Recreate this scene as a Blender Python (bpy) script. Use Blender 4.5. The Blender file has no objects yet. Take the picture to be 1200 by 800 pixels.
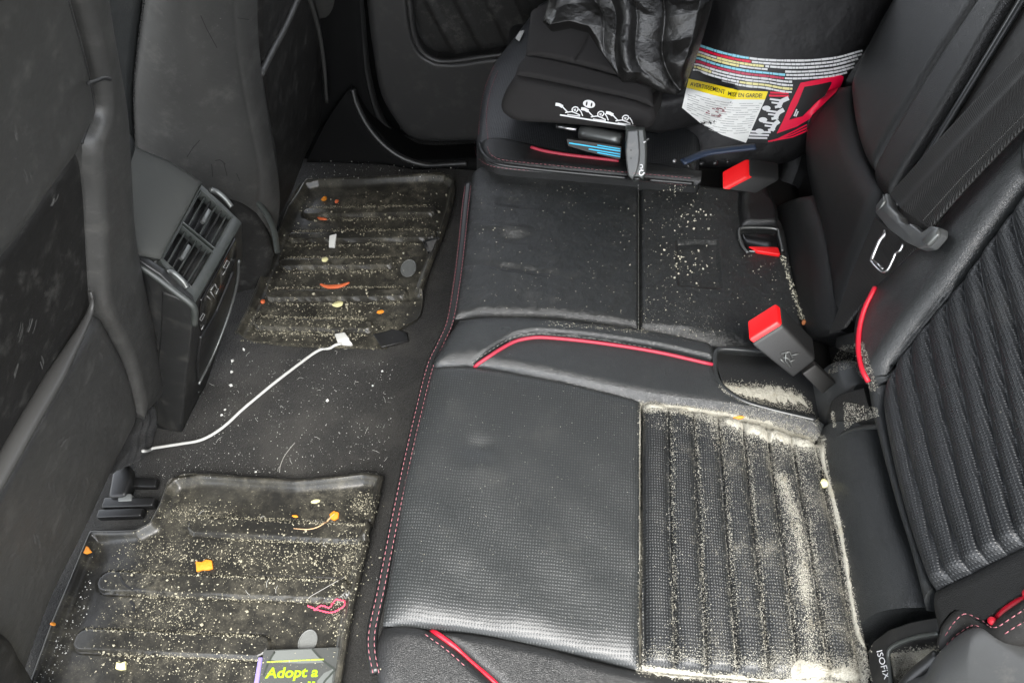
import bpy, bmesh, math, random
import numpy as np
from mathutils import Vector, Matrix
from mathutils.bvhtree import BVHTree
random.seed(7); rng = np.random.default_rng(7)
scene = bpy.context.scene
COL = scene.collection

# ------------------------------------------------------------------ camera model (solved from the photo's vanishing points)
FPX = 900.0
CAM = np.array([0, 0, 1.17])
_Y = np.array([150, -1150, 900.]); _Y /= np.linalg.norm(_Y)
_X = np.array([1, .015, (1150 * .015 - 150) / 900]); _X /= np.linalg.norm(_X)
M = np.array([_X, _Y, np.cross(_X, _Y)])
def ray(px, py): return M @ np.array([(px - 600) / FPX, (py - 400) / FPX, 1.])
def onz(px, py, z):
    r = ray(px, py); return CAM + r * ((z - CAM[2]) / r[2])
def ony(px, py, y):
    r = ray(px, py); return CAM + r * ((y - CAM[1]) / r[1])
def onx(px, py, x):
    r = ray(px, py); return CAM + r * ((x - CAM[0]) / r[0])

class Fr:                                             # a working plane: origin, two axes, normal
    def __init__(s, o, ex, ey):
        s.o = np.array(o, float); s.ex = np.array(ex, float) / np.linalg.norm(ex)
        ey = np.array(ey, float); ey = ey - s.ex * ey.dot(s.ex); s.ey = ey / np.linalg.norm(ey)
        s.n = np.cross(s.ex, s.ey)
    def ab(s, px, py, h=0):
        r = ray(px, py); o = s.o + s.n * h
        p = CAM + r * ((o - CAM).dot(s.n) / r.dot(s.n)) - s.o
        return np.array([p.dot(s.ex), p.dot(s.ey)])
    def w(s, a, b, h=0): return s.o + s.ex * a + s.ey * b + s.n * h
def leanfr(x, z, deg, facing):                        # plane holding the Y axis; facing=+1 looks to +X, -1 to -X
    l = math.radians(deg); up = np.array([math.sin(l), 0, math.cos(l)])
    return Fr((x, 0, z), (0, facing, 0), up)
t8 = math.radians(8)
CUSH = Fr((-.12, 0, .36), (math.cos(t8), 0, -math.sin(t8)), (0, 1, 0))
BACK = leanfr(.26, .31, 26, -1)
FSEAT = leanfr(-.82, .15, 22, 1)
FFAR = leanfr(-.70, .15, 22, 1)
FLOOR = Fr((0, 0, 0), (1, 0, 0), (0, 1, 0))

# ------------------------------------------------------------------ materials
class NB:
    def __init__(s, name):
        s.m = bpy.data.materials.new(name); s.m.use_nodes = True
        s.t = s.m.node_tree; s.b = s.t.nodes['Principled BSDF']
    def n(s, typ, **kw):
        x = s.t.nodes.new(typ)
        for k, v in kw.items():
            if k in x.inputs.keys() and not hasattr(type(x), k): x.inputs[k].default_value = v
            else: setattr(x, k, v)
        return x
    def l(s, a, b): s.t.links.new(a, b)
    def coord(s, uv=True):
        c = s.n('ShaderNodeTexCoord'); return c.outputs['UV' if uv else 'Object']
    def noise(s, co, scale, detail=3, rough=.5):
        x = s.n('ShaderNodeTexNoise'); x.inputs['Scale'].default_value = scale
        x.inputs['Detail'].default_value = detail; x.inputs['Roughness'].default_value = rough
        s.l(co, x.inputs['Vector']); return x.outputs['Fac']
    def voro(s, co, scale, feature='F1'):
        x = s.n('ShaderNodeTexVoronoi'); x.feature = feature; x.inputs['Scale'].default_value = scale
        s.l(co, x.inputs['Vector']); return x.outputs['Distance']
    def math(s, op, a, b=None, c=None):
        x = s.n('ShaderNodeMath'); x.operation = op
        for i, v in enumerate((a, b, c)):
            if v is None: continue
            if isinstance(v, (int, float)): x.inputs[i].default_value = v
            else: s.l(v, x.inputs[i])
        return x.outputs[0]
    def ramp(s, f, a, b, c0=(0, 0, 0, 1), c1=(1, 1, 1, 1)):
        x = s.n('ShaderNodeValToRGB'); e = x.color_ramp.elements
        e[0].position = a; e[1].position = b; e[0].color = c0; e[1].color = c1
        s.l(f, x.inputs[0]); return x.outputs[0]
    def mix(s, f, a, b):
        x = s.n('ShaderNodeMix'); x.data_type = 'RGBA'
        for sock, v in ((x.inputs[0], f), (x.inputs[6], a), (x.inputs[7], b)):
            if isinstance(v, (int, float)): sock.default_value = v
            elif isinstance(v, tuple): sock.default_value = v if len(v) == 4 else (*v, 1)
            else: s.l(v, sock)
        return x.outputs[2]
    def bump(s, h, strength, dist, prev=None):
        x = s.n('ShaderNodeBump'); x.inputs['Strength'].default_value = strength
        x.inputs['Distance'].default_value = dist; s.l(h, x.inputs['Height'])
        if prev is not None: s.l(prev, x.inputs['Normal'])
        return x.outputs[0]
    def out(s, col=None, rough=None, nrm=None, metal=0, spec=None, coat=0, sheen=0):
        b = s.b
        for sock, v in (('Base Color', col), ('Roughness', rough)):
            if v is None: continue
            if isinstance(v, tuple): b.inputs[sock].default_value = (*v, 1)
            elif isinstance(v, (int, float)): b.inputs[sock].default_value = v
            else: s.l(v, b.inputs[sock])
        if nrm is not None: s.l(nrm, b.inputs['Normal'])
        b.inputs['Metallic'].default_value = metal
        if spec is not None: b.inputs['Specular IOR Level'].default_value = spec
        if sheen: b.inputs['Sheen Weight'].default_value = sheen; b.inputs['Sheen Roughness'].default_value = .4
        return s.m

def m_leather(name, c, rough=.45, grain=760, gs=.28, uv=True, dust=.25, spec=.5, wr=.25):
    q = NB(name); co = q.coord(uv)
    v = q.voro(co, grain, 'DISTANCE_TO_EDGE'); nz = q.noise(co, 9, 4); fine = q.noise(co, 900, 2)
    wrn = q.noise(co, 28, 3)
    b = q.bump(q.ramp(v, 0, .25), gs, .0012); b = q.bump(fine, .06, .0008, b); b = q.bump(wrn, wr, .006, b)
    d = q.math('MULTIPLY', q.ramp(q.noise(co, 22, 9, .8), .52, .72), dust * .35)
    spk = q.ramp(q.noise(co, 330, 2, .6), .70, .76)
    d2 = q.math('MAXIMUM', d, q.math('MULTIPLY', spk, dust * .9))
    col = q.mix(d2, c, (.17, .165, .15))
    rg = q.math('ADD', q.math('MULTIPLY', nz, .25), rough - .12)
    return q.out(col, rg, b, spec=spec)
def m_weave(name, c0, c1, pu=.0031, pv=.0036, strength=.35, powder=0):
    q = NB(name); co = q.coord()
    nv = q.n('ShaderNodeTexNoise'); nv.inputs['Scale'].default_value = 40; nv.inputs['Detail'].default_value = 4; q.l(co, nv.inputs['Vector'])
    vm = q.n('ShaderNodeVectorMath'); vm.operation = 'MULTIPLY_ADD'; q.l(nv.outputs['Color'], vm.inputs[0]); vm.inputs[1].default_value = (.0035, .0035, 0); q.l(co, vm.inputs[2])
    sx = q.n('ShaderNodeSeparateXYZ'); q.l(vm.outputs[0], sx.inputs[0])
    # rows offset by half a cell so the perforations stagger
    row = q.math('FLOOR', q.math('DIVIDE', sx.outputs[1], pv))
    off = q.math('MULTIPLY', q.math('MODULO', row, 2.), .0)
    u = q.math('ABSOLUTE', q.math('SUBTRACT', q.math('FRACT', q.math('ADD', q.math('DIVIDE', sx.outputs[0], pu), off)), .5))
    v = q.math('ABSOLUTE', q.math('SUBTRACT', q.math('FRACT', q.math('DIVIDE', sx.outputs[1], pv)), .5))
    r = q.math('SQRT', q.math('ADD', q.math('MULTIPLY', u, u), q.math('MULTIPLY', v, v)))
    dot = q.ramp(r, .10, .36, (1, 1, 1, 1), (0, 0, 0, 1))
    nz = q.noise(co, 700, 2); big = q.noise(co, 16, 5, .65)
    col = q.mix(q.math('MULTIPLY', dot, q.ramp(nz, .3, .7)), c0, c1)
    dustm = q.math('MULTIPLY', q.ramp(big, .55, .8), .05)
    spk = q.ramp(q.noise(co, 380, 2, .6), .72, .77)
    col = q.mix(q.math('MAXIMUM', dustm, q.math('MULTIPLY', spk, .5)), col, (.24, .23, .2))
    if powder:                                        # sand worked into the cloth, thicker towards the backrest
        side = q.ramp(sx.outputs[0], .10, .38); pn = q.noise(co, 620, 4, .75); pb = q.noise(co, 26, 6, .7)
        pm = q.math('MULTIPLY', q.ramp(q.math('ADD', q.math('ADD', q.math('MULTIPLY', pb, .55), q.math('MULTIPLY', pn, .55)), q.math('MULTIPLY', side, .10)), .66, .84), powder)
        col = q.mix(pm, col, (.33, .31, .25))
    b = q.bump(dot, strength, .0009); b = q.bump(nz, .2, .0008, b); b = q.bump(q.noise(co, 30, 3), .2, .006, b)
    return q.out(col, .42, b, spec=.5)
def m_plain(name, c, rough=.5, bs=0, bd=.001, scale=400, metal=0, spec=.5, uv=False, var=.15, dirt=0):
    q = NB(name); co = q.coord(uv)
    f = q.noise(co, scale, 2); g = q.noise(co, 12, 5, .6)
    col = q.mix(q.math('MULTIPLY', g, var * 2), c, tuple(x * .55 for x in c))
    if dirt:
        col = q.mix(q.math('MULTIPLY', q.ramp(q.noise(co, 22, 7, .72), .52, .75), dirt), col, (.2, .19, .165))
    b = q.bump(f, bs, bd) if bs else None
    rg = q.math('ADD', q.math('MULTIPLY', g, .2), rough - .1)
    return q.out(col, rg, b, metal=metal, spec=spec)
def m_carpet(name, c):
    q = NB(name); co = q.coord(False)
    f = q.noise(co, 300, 4, .75); g = q.noise(co, 9, 5, .6)
    lint = q.ramp(q.noise(co, 260, 3, .65), .70, .76)
    col = q.mix(q.ramp(f, .3, .75), tuple(x * .45 for x in c), c)
    col = q.mix(q.math('MULTIPLY', q.ramp(g, .45, .7), .25), col, (.10, .095, .085))
    col = q.mix(q.math('MULTIPLY', lint, .45), col, (.24, .23, .2))
    return q.out(col, .95, q.bump(f, .9, .004), spec=.15, sheen=.1)
def m_mat(name, c, dirt):
    q = NB(name); co = q.coord()
    g = q.noise(co, 11, 8, .7); f = q.noise(co, 340, 3, .65); h = q.noise(co, 55, 5, .7)
    d = q.math('MULTIPLY', q.ramp(g, .42, .66), q.ramp(h, .38, .7))
    s = q.ramp(f, .60, .68)
    d = q.math('MULTIPLY', q.math('ADD', q.math('MULTIPLY', d, .55), q.math('MULTIPLY', q.math('MULTIPLY', s, q.ramp(g, .38, .6)), .9)), dirt)
    col = q.mix(d, c, (.21, .192, .142))
    smear = q.math('MULTIPLY', q.ramp(q.noise(co, 6, 5, .6), .5, .75), .14)
    col = q.mix(smear, col, (.13, .125, .105))
    b = q.bump(f, .15, .001); b = q.bump(h, .12, .003, b)
    return q.out(col, q.math('ADD', q.math('MULTIPLY', d, .5), .29), b, spec=.45)
def m_web(name, c):
    q = NB(name); co = q.coord()
    w = q.n('ShaderNodeTexWave'); w.inputs['Scale'].default_value = 170; w.bands_direction = 'DIAGONAL'
    w.inputs['Distortion'].default_value = .6; q.l(co, w.inputs['Vector'])
    f = q.noise(co, 800, 2)
    col = q.mix(q.math('MULTIPLY', w.outputs['Fac'], q.ramp(f, .3, .7)), c, tuple(min(1, x * 1.5) for x in c))
    return q.out(col, .55, q.bump(w.outputs['Fac'], .5, .0012), spec=.4)
def m_sand(name):
    q = NB(name); co = q.coord(False)
    f = q.noise(co, 750, 3, .7); v = q.noise(co, 60, 4)
    col = q.mix(q.ramp(f, .3, .7), (.33, .315, .26), (.63, .61, .53))
    col = q.mix(q.math('MULTIPLY', q.ramp(v, .55, .7), .4), col, (.30, .26, .17))
    return q.out(col, .9, q.bump(f, 1, .004), spec=.2)

K = {}
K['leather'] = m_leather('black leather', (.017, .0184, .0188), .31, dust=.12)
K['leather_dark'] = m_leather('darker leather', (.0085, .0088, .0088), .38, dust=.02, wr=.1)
K['leather_dusty'] = m_leather('dusty centre leather', (.0135, .0145, .0145), .33, dust=.3, wr=.9)
K['vinyl'] = m_leather('grey black vinyl', (.043, .0425, .0405), .38, grain=900, gs=.1, dust=.8, wr=.3, spec=.4)
K['vinyl_dark'] = m_leather('dark vinyl', (.0125, .012, .0112), .55, grain=800, gs=.12, dust=.9, wr=.3, spec=.3)
K['weave'] = m_weave('perforated fabric', (.0135, .0148, .015), (.05, .053, .053))
K['weave_rib'] = m_weave('ribbed fabric', (.0085, .0092, .0096), (.046, .049, .049), .0030, .0035, .6, .55)
K['weave_back'] = m_weave('back fabric', (.011, .012, .0132), (.030, .032, .034), .0029, .0034, .5)
K['carpet'] = m_carpet('black carpet', (.029, .0285, .027))
K['mat'] = m_mat('rubber mat', (.0185, .0176, .0148), 1.)
K['mat_near'] = m_mat('near rubber mat', (.013, .0127, .0115), .6)
K['plastic'] = m_plain('black plastic', (.014, .0142, .014), .4, .2, .0006, 700, dirt=.2)
K['buckle_black'] = m_plain('buckle black', (.006, .006, .006), .55, .2, .0006, 700)
K['plastic_soft'] = m_plain('soft grey plastic', (.038, .042, .039), .38, .25, .0006, 700, dirt=.15)
K['plastic_door'] = m_plain('door plastic', (.024, .0235, .023), .48, .25, .0006, 600, dirt=.12)
K['plastic_grey'] = m_plain('grey lever plastic', (.06, .062, .062), .38, .2, .0006, 500, dirt=.45)
K['gloss'] = m_plain('gloss black', (.006, .006, .006), .15, var=.05)
K['rubber'] = m_plain('rubber seal', (.008, .008, .008), .45)
K['satin'] = m_plain('satin grey trim', (.14, .145, .14), .35, metal=.6)
K['chrome'] = m_plain('worn steel', (.5, .5, .5), .3, metal=1, var=.1)
K['steel_dark'] = m_plain('dark steel', (.02, .02, .02), .35, metal=.5)
K['red'] = m_plain('red plastic', (.62, .004, .006), .45, var=.08)
K['pip'] = m_plain('red piping cord', (.27, .012, .03), .55, .4, .0005, 900, var=.1)
K['pipred'] = m_plain('bright red piping', (.42, .004, .018), .5, .4, .0005, 900, var=.1)
K['thread'] = m_plain('pink red thread', (.26, .09, .105), .7)
K['thread_grey'] = m_plain('grey thread', (.2, .2, .19), .7)
K['seam'] = m_plain('dark seam', (.01, .01, .01), .7)
K['web'] = m_web('belt webbing', (.0085, .0082, .0076))
K['sand'] = m_sand('sand')
K['white'] = m_plain('white plastic', (.55, .55, .52), .45, var=.06)
K['cable'] = m_plain('white cable', (.5, .5, .48), .5, var=.15)
K['paper'] = m_plain('label paper', (.74, .74, .71), .6, var=.1)
K['yellow'] = m_plain('yellow print', (.85, .66, .006), .5, var=.05)
K['cyan'] = m_plain('cyan print', (.24, .58, .72), .5, var=.05)
K['blue'] = m_plain('blue print', (.01, .38, .6), .4, var=.05)
K['navy'] = m_plain('navy strap', (.012, .022, .045), .5)
K['magenta'] = m_plain('red print', (.7, .0, .04), .5, var=.04)
K['dullred'] = m_plain('dull red print', (.5, .03, .08), .5, var=.04)
K['cream'] = m_plain('pale yellow print', (.72, .66, .3), .5, var=.05)
K['ink'] = m_plain('black ink', (.006, .006, .006), .5)
K['printwhite'] = m_plain('white print', (.68, .68, .68), .6, var=.08)
K['cloth'] = m_plain('dark grey cloth', (.0165, .0152, .0148), .8, .6, .001, 900, uv=True, spec=.25)
K['cloth2'] = m_plain('black cloth', (.012, .0115, .012), .85, .6, .001, 900, uv=True, spec=.2)
K['shell'] = m_leather('black seat shell', (.0055, .0052, .0055), .55, 900, .12, False, .05, .35, .6)
K['orange'] = m_plain('orange snack', (.7, .24, .012), .6, .5, .002, 300, var=.25)
K['rust'] = m_plain('red orange peel', (.62, .13, .04), .6, .5, .002, 300, var=.3)
K['peel'] = m_plain('pale yellow crumb', (.62, .58, .30), .7, .5, .002, 300, var=.25)
K['crumb'] = m_plain('pale crumb', (.5, .48, .38), .8, .5, .002, 300, var=.3)
K['mat_crumb'] = m_plain('dull crumb', (.37, .345, .255), .85, .5, .002, 300, var=.45)
K['finegrey'] = m_plain('grey fine print', (.3, .3, .29), .6)
K['black'] = m_plain('matt black', (.004, .004, .004), .8, spec=.1)
K['console_top'] = m_plain('smooth console top', (.078, .080, .075), .34, .2, .0006, 700, dirt=.1)
K['headliner'] = m_plain('headliner', (.35, .34, .32), .9)
K['scuff'] = m_plain('pale scuff', (.1, .098, .092), .7)
K['belt_thread'] = m_plain('belt thread', (.07, .07, .066), .7)
K['brown'] = m_plain('brown flake', (.35, .12, .04), .7, .5, .002, 300)
K['pinkyarn'] = m_plain('pink red yarn', (.55, .06, .11), .8, .5, .001, 600)
K['tan'] = m_plain('tan twig', (.42, .27, .15), .8)
K['hair'] = m_plain('grey hair', (.3, .29, .27), .6)
K['badge'] = m_plain('grey badge', (.13, .135, .13), .5, .4, .001, 500, var=.3)
K['lilac'] = m_plain('lilac plastic', (.2, .16, .42), .4, var=.1)
K['lime'] = m_plain('lime ink', (.20, .32, .004), .5, var=.03)
K['limepale'] = m_plain('pale lime ink', (.24, .3, .04), .5, var=.03)
K['cover'] = m_plain('grey cover', (.06, .063, .06), .35, uv=True, var=.35)
K['coverlt'] = m_plain('pale grey cover', (.12, .128, .122), .35, var=.3)
K['coverdk'] = m_plain('dark grey line', (.03, .035, .03), .4)
def m_bag():
    q = NB('crinkled black film'); co = q.coord()
    f = q.noise(co, 45, 6, .7); g = q.noise(co, 420, 3, .7)
    b = q.bump(f, .6, .005); b = q.bump(g, .25, .0012, b)
    return q.out((.008, .0077, .0072), .27, b, spec=.55)
K['bag'] = m_bag()

# ------------------------------------------------------------------ object helpers
def tag(o, label, cat, group=None, kind=None):
    if label: o['label'] = label
    if cat: o['category'] = cat
    if group: o['group'] = group
    if kind: o['kind'] = kind
    return o
def thing(name, loc, label, cat, group=None):
    o = bpy.data.objects.new(name, None); COL.objects.link(o); o.location = Vector(loc)
    o.empty_display_size = .05
    return tag(o, label, cat, group)
SURF = []                                             # (verts, faces) of surfaces that things lie on
def link(name, verts, faces, mat, parent=None, smooth=True, uvs=None, surf=False):
    me = bpy.data.meshes.new(name)
    me.from_pydata([tuple(map(float, v)) for v in verts], [], faces)
    if uvs is not None:
        ul = me.uv_layers.new(name='UVMap')
        li = np.zeros(len(me.loops), dtype=np.int32); me.loops.foreach_get('vertex_index', li)
        ul.data.foreach_set('uv', np.asarray(uvs, dtype=np.float32)[li].ravel())
    me.materials.append(mat); me.validate()
    if smooth: me.polygons.foreach_set('use_smooth', [True] * len(me.polygons))
    o = bpy.data.objects.new(name, me); COL.objects.link(o)
    if parent is not None:
        o.parent = parent; o.matrix_parent_inverse = Matrix.Translation(-wl(parent))
    if surf: SURF.append((verts, faces))
    return o
def wl(p):
    return p.location.copy() if p.type == 'EMPTY' else Vector((0, 0, 0))   # a part's own matrix is the identity
def reparent(o, part):
    o.parent = part; o.matrix_parent_inverse = Matrix(); return o
def bm_obj(name, bm, mat, parent=None, smooth=True):
    bmesh.ops.recalc_face_normals(bm, faces=bm.faces)
    v = [x.co.copy() for x in bm.verts]; bm.verts.index_update()
    f = [[x.index for x in fa.verts] for fa in bm.faces]; bm.free()
    o = link(name, v, f, mat, parent, smooth)
    if smooth:
        try: o.data.set_sharp_from_angle(angle=math.radians(40))
        except Exception: pass
    return o

def crom(pts, n, sharp=False):
    P = np.array(pts, float)
    if len(P) == 2 or sharp: Q = P
    else:
        E = np.vstack([2 * P[0] - P[1], P, 2 * P[-1] - P[-2]]); Q = []
        for i in range(1, len(E) - 2):
            for t in np.linspace(0, 1, 24, endpoint=False):
                a, b, c, d = E[i - 1], E[i], E[i + 1], E[i + 2]
                Q.append(.5 * (2 * b + (c - a) * t + (2 * a - 5 * b + 4 * c - d) * t * t + (3 * b - a - 3 * c + d) * t ** 3))
        Q.append(E[-2]); Q = np.array(Q)
    s = np.r_[0, np.cumsum(np.linalg.norm(np.diff(Q, axis=0), axis=1))]
    tt = np.linspace(0, s[-1], n)
    return np.stack([np.interp(tt, s, Q[:, k]) for k in range(Q.shape[1])], 1)
def dist_to(curve, A):                                # distance of every point of A (N,2) to a polyline
    out = np.full(len(A), 1e9)
    for p, q in zip(curve[:-1], curve[1:]):
        d = q - p; L = d.dot(d) + 1e-12
        t = np.clip(((A - p) @ d) / L, 0, 1)
        out = np.minimum(out, np.linalg.norm(A - (p + t[:, None] * d), axis=1))
    return out

class Pad:
    """upholstered panel: four pixel curves laid on a working plane, puffed up between its seams, with a turned-down edge"""
    def __init__(s, name, fr, top, right, bottom, left, mat, parent=None, base=0, puff=.01, r=(.02,) * 4, hf=None,
                 nu=70, nv=70, skirt=.04, sharp=(0, 0, 0, 0), surf=True, isab=False):
        s.fr = fr; N = 120
        cv = []
        for c, k in zip((top, right, bottom, left), sharp):
            c = crom(c, N, k)
            cv.append(c if isab else np.array([fr.ab(x, y, base) for x, y in c]))
        T, R, B, L = cv
        for a, ia, b, ib in ((T, 0, L, 0), (T, -1, R, 0), (B, 0, L, -1), (B, -1, R, -1)):
            m = (a[ia] + b[ib]) / 2; a[ia] = m; b[ib] = m
        U, V = np.meshgrid(np.linspace(0, 1, nu), np.linspace(0, 1, nv))
        def ev(c, t): x = np.linspace(0, 1, N); return np.stack([np.interp(t, x, c[:, 0]), np.interp(t, x, c[:, 1])], -1)
        s.ev = ev; s.cv = cv
        A = s.coons(U, V); F = A.reshape(-1, 2)
        h = np.full(len(F), float(puff))
        for c, rr in zip((T, R, B, L), r):
            if rr > 0:
                d = np.clip(dist_to(c[::2], F) / rr, 0, 1); h *= np.sqrt(1 - (1 - d) ** 2)
        s.hf = hf
        if hf is not None: h = hf(U.ravel(), V.ravel(), F[:, 0], F[:, 1], h)
        h = h + base
        W = s.fr.o + F[:, :1] * fr.ex + F[:, 1:] * fr.ey + h[:, None] * fr.n
        verts = list(W); uv = list(F)
        faces = []
        flip = (np.cross(A[0, -1] - A[0, 0], A[-1, 0] - A[0, 0])) > 0
        for j in range(nv - 1):
            for i in range(nu - 1):
                q = [j * nu + i, (j + 1) * nu + i, (j + 1) * nu + i + 1, j * nu + i + 1]
                faces.append(q[::-1] if flip else q)
        s.grid = W.reshape(nv, nu, 3)
        if skirt:
            ring = [i for i in range(nu)] + [j * nu + nu - 1 for j in range(1, nv)] + \
                   [(nv - 1) * nu + i for i in range(nu - 2, -1, -1)] + [j * nu for j in range(nv - 2, 0, -1)]
            k0 = len(verts); n = len(ring)
            for i in ring: verts.append(W[i]); uv.append(F[i])
            for i in ring: verts.append(W[i] - fr.n * skirt); uv.append(F[i] + np.array([0, skirt]))
            for i in range(n):
                j = (i + 1) % n
                q = [k0 + i, k0 + j, k0 + n + j, k0 + n + i]
                faces.append(q if not flip else q[::-1])
            q = [k0 + n + i for i in range(n)]
        s.ob = link(name, verts, faces, mat, parent, True, uv, surf)
    def coons(s, U, V):
        T, R, B, L = s.cv; ev = s.ev; U3 = U[..., None]; V3 = V[..., None]
        return (1 - V3) * ev(T, U) + V3 * ev(B, U) + (1 - U3) * ev(L, V) + U3 * ev(R, V) - \
               ((1 - U3) * (1 - V3) * T[0] + U3 * (1 - V3) * T[-1] + (1 - U3) * V3 * B[0] + U3 * V3 * B[-1])
    def at(s, u, v):
        nv, nu, _ = s.grid.shape
        x = min(max(u, 0), 1) * (nu - 1); y = min(max(v, 0), 1) * (nv - 1)
        i = min(int(x), nu - 2); j = min(int(y), nv - 2); fx = x - i; fy = y - j; g = s.grid
        return (g[j, i] * (1 - fx) + g[j, i + 1] * fx) * (1 - fy) + (g[j + 1, i] * (1 - fx) + g[j + 1, i + 1] * fx) * fy

def tube_vf(pts, r, sides=8, cap=True, flat=1.0):
    P = np.array(pts, float); n = len(P)
    T = np.gradient(P, axis=0); T /= np.linalg.norm(T, axis=1)[:, None] + 1e-12
    ref = np.array([0, 0, 1.]);
    if abs(T[0].dot(ref)) > .9: ref = np.array([1., 0, 0])
    u = np.cross(T[0], ref); u /= np.linalg.norm(u)
    V = []; F = []
    for i in range(n):
        u = u - T[i] * u.dot(T[i]); u /= np.linalg.norm(u) + 1e-12; w = np.cross(T[i], u)
        rr = r[i] if hasattr(r, '__len__') else r
        for k in range(sides):
            a = 2 * math.pi * k / sides
            V.append(P[i] + u * math.cos(a) * rr + w * math.sin(a) * rr * flat)
    for i in range(n - 1):
        for k in range(sides):
            k2 = (k + 1) % sides
            F.append([i * sides + k, i * sides + k2, (i + 1) * sides + k2, (i + 1) * sides + k])
    if cap: F.append(list(range(sides))[::-1]); F.append([(n - 1) * sides + k for k in range(sides)])
    return V, F
def tube(name, pts, r, mat, parent=None, sides=8, flat=1.0):
    V, F = tube_vf(pts, r, sides, True, flat); return link(name, V, F, mat, parent)
BVH = [None]
def build_bvh():
    vs = []; fs = []
    for v, f in SURF:
        k = len(vs); vs += [Vector(map(float, p)) for p in v]; fs += [[i + k for i in q] for q in f]
    BVH[0] = BVHTree.FromPolygons(vs, fs)
def on(px, py, lift=0):
    d = Vector(ray(px, py)).normalized(); h = BVH[0].ray_cast(Vector(CAM), d)
    if h[0] is None: return None, None
    n = h[1]
    if n.dot(d) > 0: n = -n
    return np.array(h[0] + n * lift), np.array(n)
def path_on(pix, n, lift=0):
    out = [on(x, y, lift)[0] for x, y in crom(pix, n)]
    P = np.array([p for p in out if p is not None])
    for _ in range(2): P[1:-1] = (P[:-2] + P[1:-1] * 2 + P[2:]) / 4
    return P
def piping(name, pix, r, mat, parent, n=60, lift=0): return tube(name, path_on(pix, n, lift), r, mat, parent, 8)
def stitches(name, pix, mat, parent, r=.0005, length=.0042, gap=.0026, lift=.0005):
    P = path_on(pix, 140, lift)
    s = np.r_[0, np.cumsum(np.linalg.norm(np.diff(P, axis=0), axis=1))]
    V = []; F = []; t = 0
    while t + length < s[-1]:
        q = np.stack([np.interp(np.linspace(t, t + length, 3), s, P[:, k]) for k in range(3)], 1)
        v, f = tube_vf(q, [r * .7, r, r * .7], 5); k = len(V); V += v; F += [[i + k for i in g] for g in f]
        t += length + gap
    return link(name, V, F, mat, parent)
def prism(name, quad, e, mat, parent=None, bevel=.003, seg=3, surf=False):
    """solid from an outline (3-D points) swept along the vector e, edges bevelled"""
    bm = bmesh.new(); a = [bm.verts.new(Vector(map(float, p))) for p in quad]
    b = [bm.verts.new(Vector(map(float, np.array(p) + np.array(e)))) for p in quad]
    n = len(a); bm.faces.new(a); bm.faces.new(b[::-1])
    for i in range(n): bm.faces.new((a[i], b[i], b[(i + 1) % n], a[(i + 1) % n]))
    bmesh.ops.recalc_face_normals(bm, faces=bm.faces)
    if bevel: bmesh.ops.bevel(bm, geom=list(bm.edges), offset=bevel, segments=seg, profile=.5, affect='EDGES', clamp_overlap=True)
    o = bm_obj(name, bm, mat, parent)
    if surf: SURF.append(([v.co.copy() for v in o.data.vertices], [list(p.vertices) for p in o.data.polygons]))
    return o
def text_vf(body, size, shear=0, offset=0, extrude=.0003, align='LEFT'):
    cu = bpy.data.curves.new('t', 'FONT'); cu.body = body; cu.size = size; cu.shear = shear; cu.offset = offset
    cu.extrude = extrude; cu.align_x = align; cu.resolution_u = 3
    o = bpy.data.objects.new('t', cu); COL.objects.link(o)
    dg = bpy.context.evaluated_depsgraph_get(); me = bpy.data.meshes.new_from_object(o.evaluated_get(dg))
    V = [v.co.copy() for v in me.vertices]; F = [list(p.vertices) for p in me.polygons]
    bpy.data.objects.remove(o); bpy.data.curves.remove(cu); bpy.data.meshes.remove(me)
    return V, F
def join_vf(items):
    V = []; F = []
    for v, f in items:
        k = len(V); V += list(v); F += [[i + k for i in q] for q in f]
    return V, F
def lump(c, n, sx, sy, sz, ang=0, seed=0):           # an irregular chip lying on a surface
    r = random.Random(seed); bm = bmesh.new()
    bmesh.ops.create_icosphere(bm, subdivisions=2, radius=1)
    n = np.array(n); t = np.array([math.cos(ang), math.sin(ang), 0.]); t = t - n * t.dot(n); t /= np.linalg.norm(t); b = np.cross(n, t)
    ks = [Vector((r.uniform(-1, 1), r.uniform(-1, 1), r.uniform(-1, 1))).normalized() for _ in range(6)]
    kd = [r.uniform(.62, .95) for _ in ks]
    V = []
    for v in bm.verts:
        p = v.co.copy()
        for k, d in zip(ks, kd):
            e = p.dot(k) - d
            if e > 0: p -= k * e
        p *= 1 + r.uniform(-.06, .06)
        V.append(np.array(c) + t * p.x * sx + b * p.y * sy + n * (p.z * sz + sz * .6))
    F = [[v.index for v in f.verts] for f in bm.faces]; bm.free()
    return V, F

# ------------------------------------------------------------------ world, sun, camera
w = bpy.data.worlds.new('World'); scene.world = w; w.use_nodes = True
nt = w.node_tree; bg = nt.nodes['Background']; sky = nt.nodes.new('ShaderNodeTexSky'); sky.sky_type = 'NISHITA'
sky.sun_disc = False
SUN_EL, SUN_AZ = math.radians(58), math.radians(152)   # high, from the open door behind the photographer
sky.sun_elevation = SUN_EL; sky.sun_rotation = SUN_AZ
hs = nt.nodes.new('ShaderNodeHueSaturation'); hs.inputs['Saturation'].default_value = .22   # grey overcast
nt.links.new(sky.outputs[0], hs.inputs['Color']); nt.links.new(hs.outputs[0], bg.inputs[0]); bg.inputs[1].default_value = .10
sd = bpy.data.lights.new('Sun', 'SUN'); sd.energy = 1.3; sd.angle = math.radians(40); sd.color = (1, .97, .92)
so = bpy.data.objects.new('Sun', sd); COL.objects.link(so)
dirv = Vector((math.sin(SUN_AZ) * math.cos(SUN_EL), math.cos(SUN_AZ) * math.cos(SUN_EL), math.sin(SUN_EL)))
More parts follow.
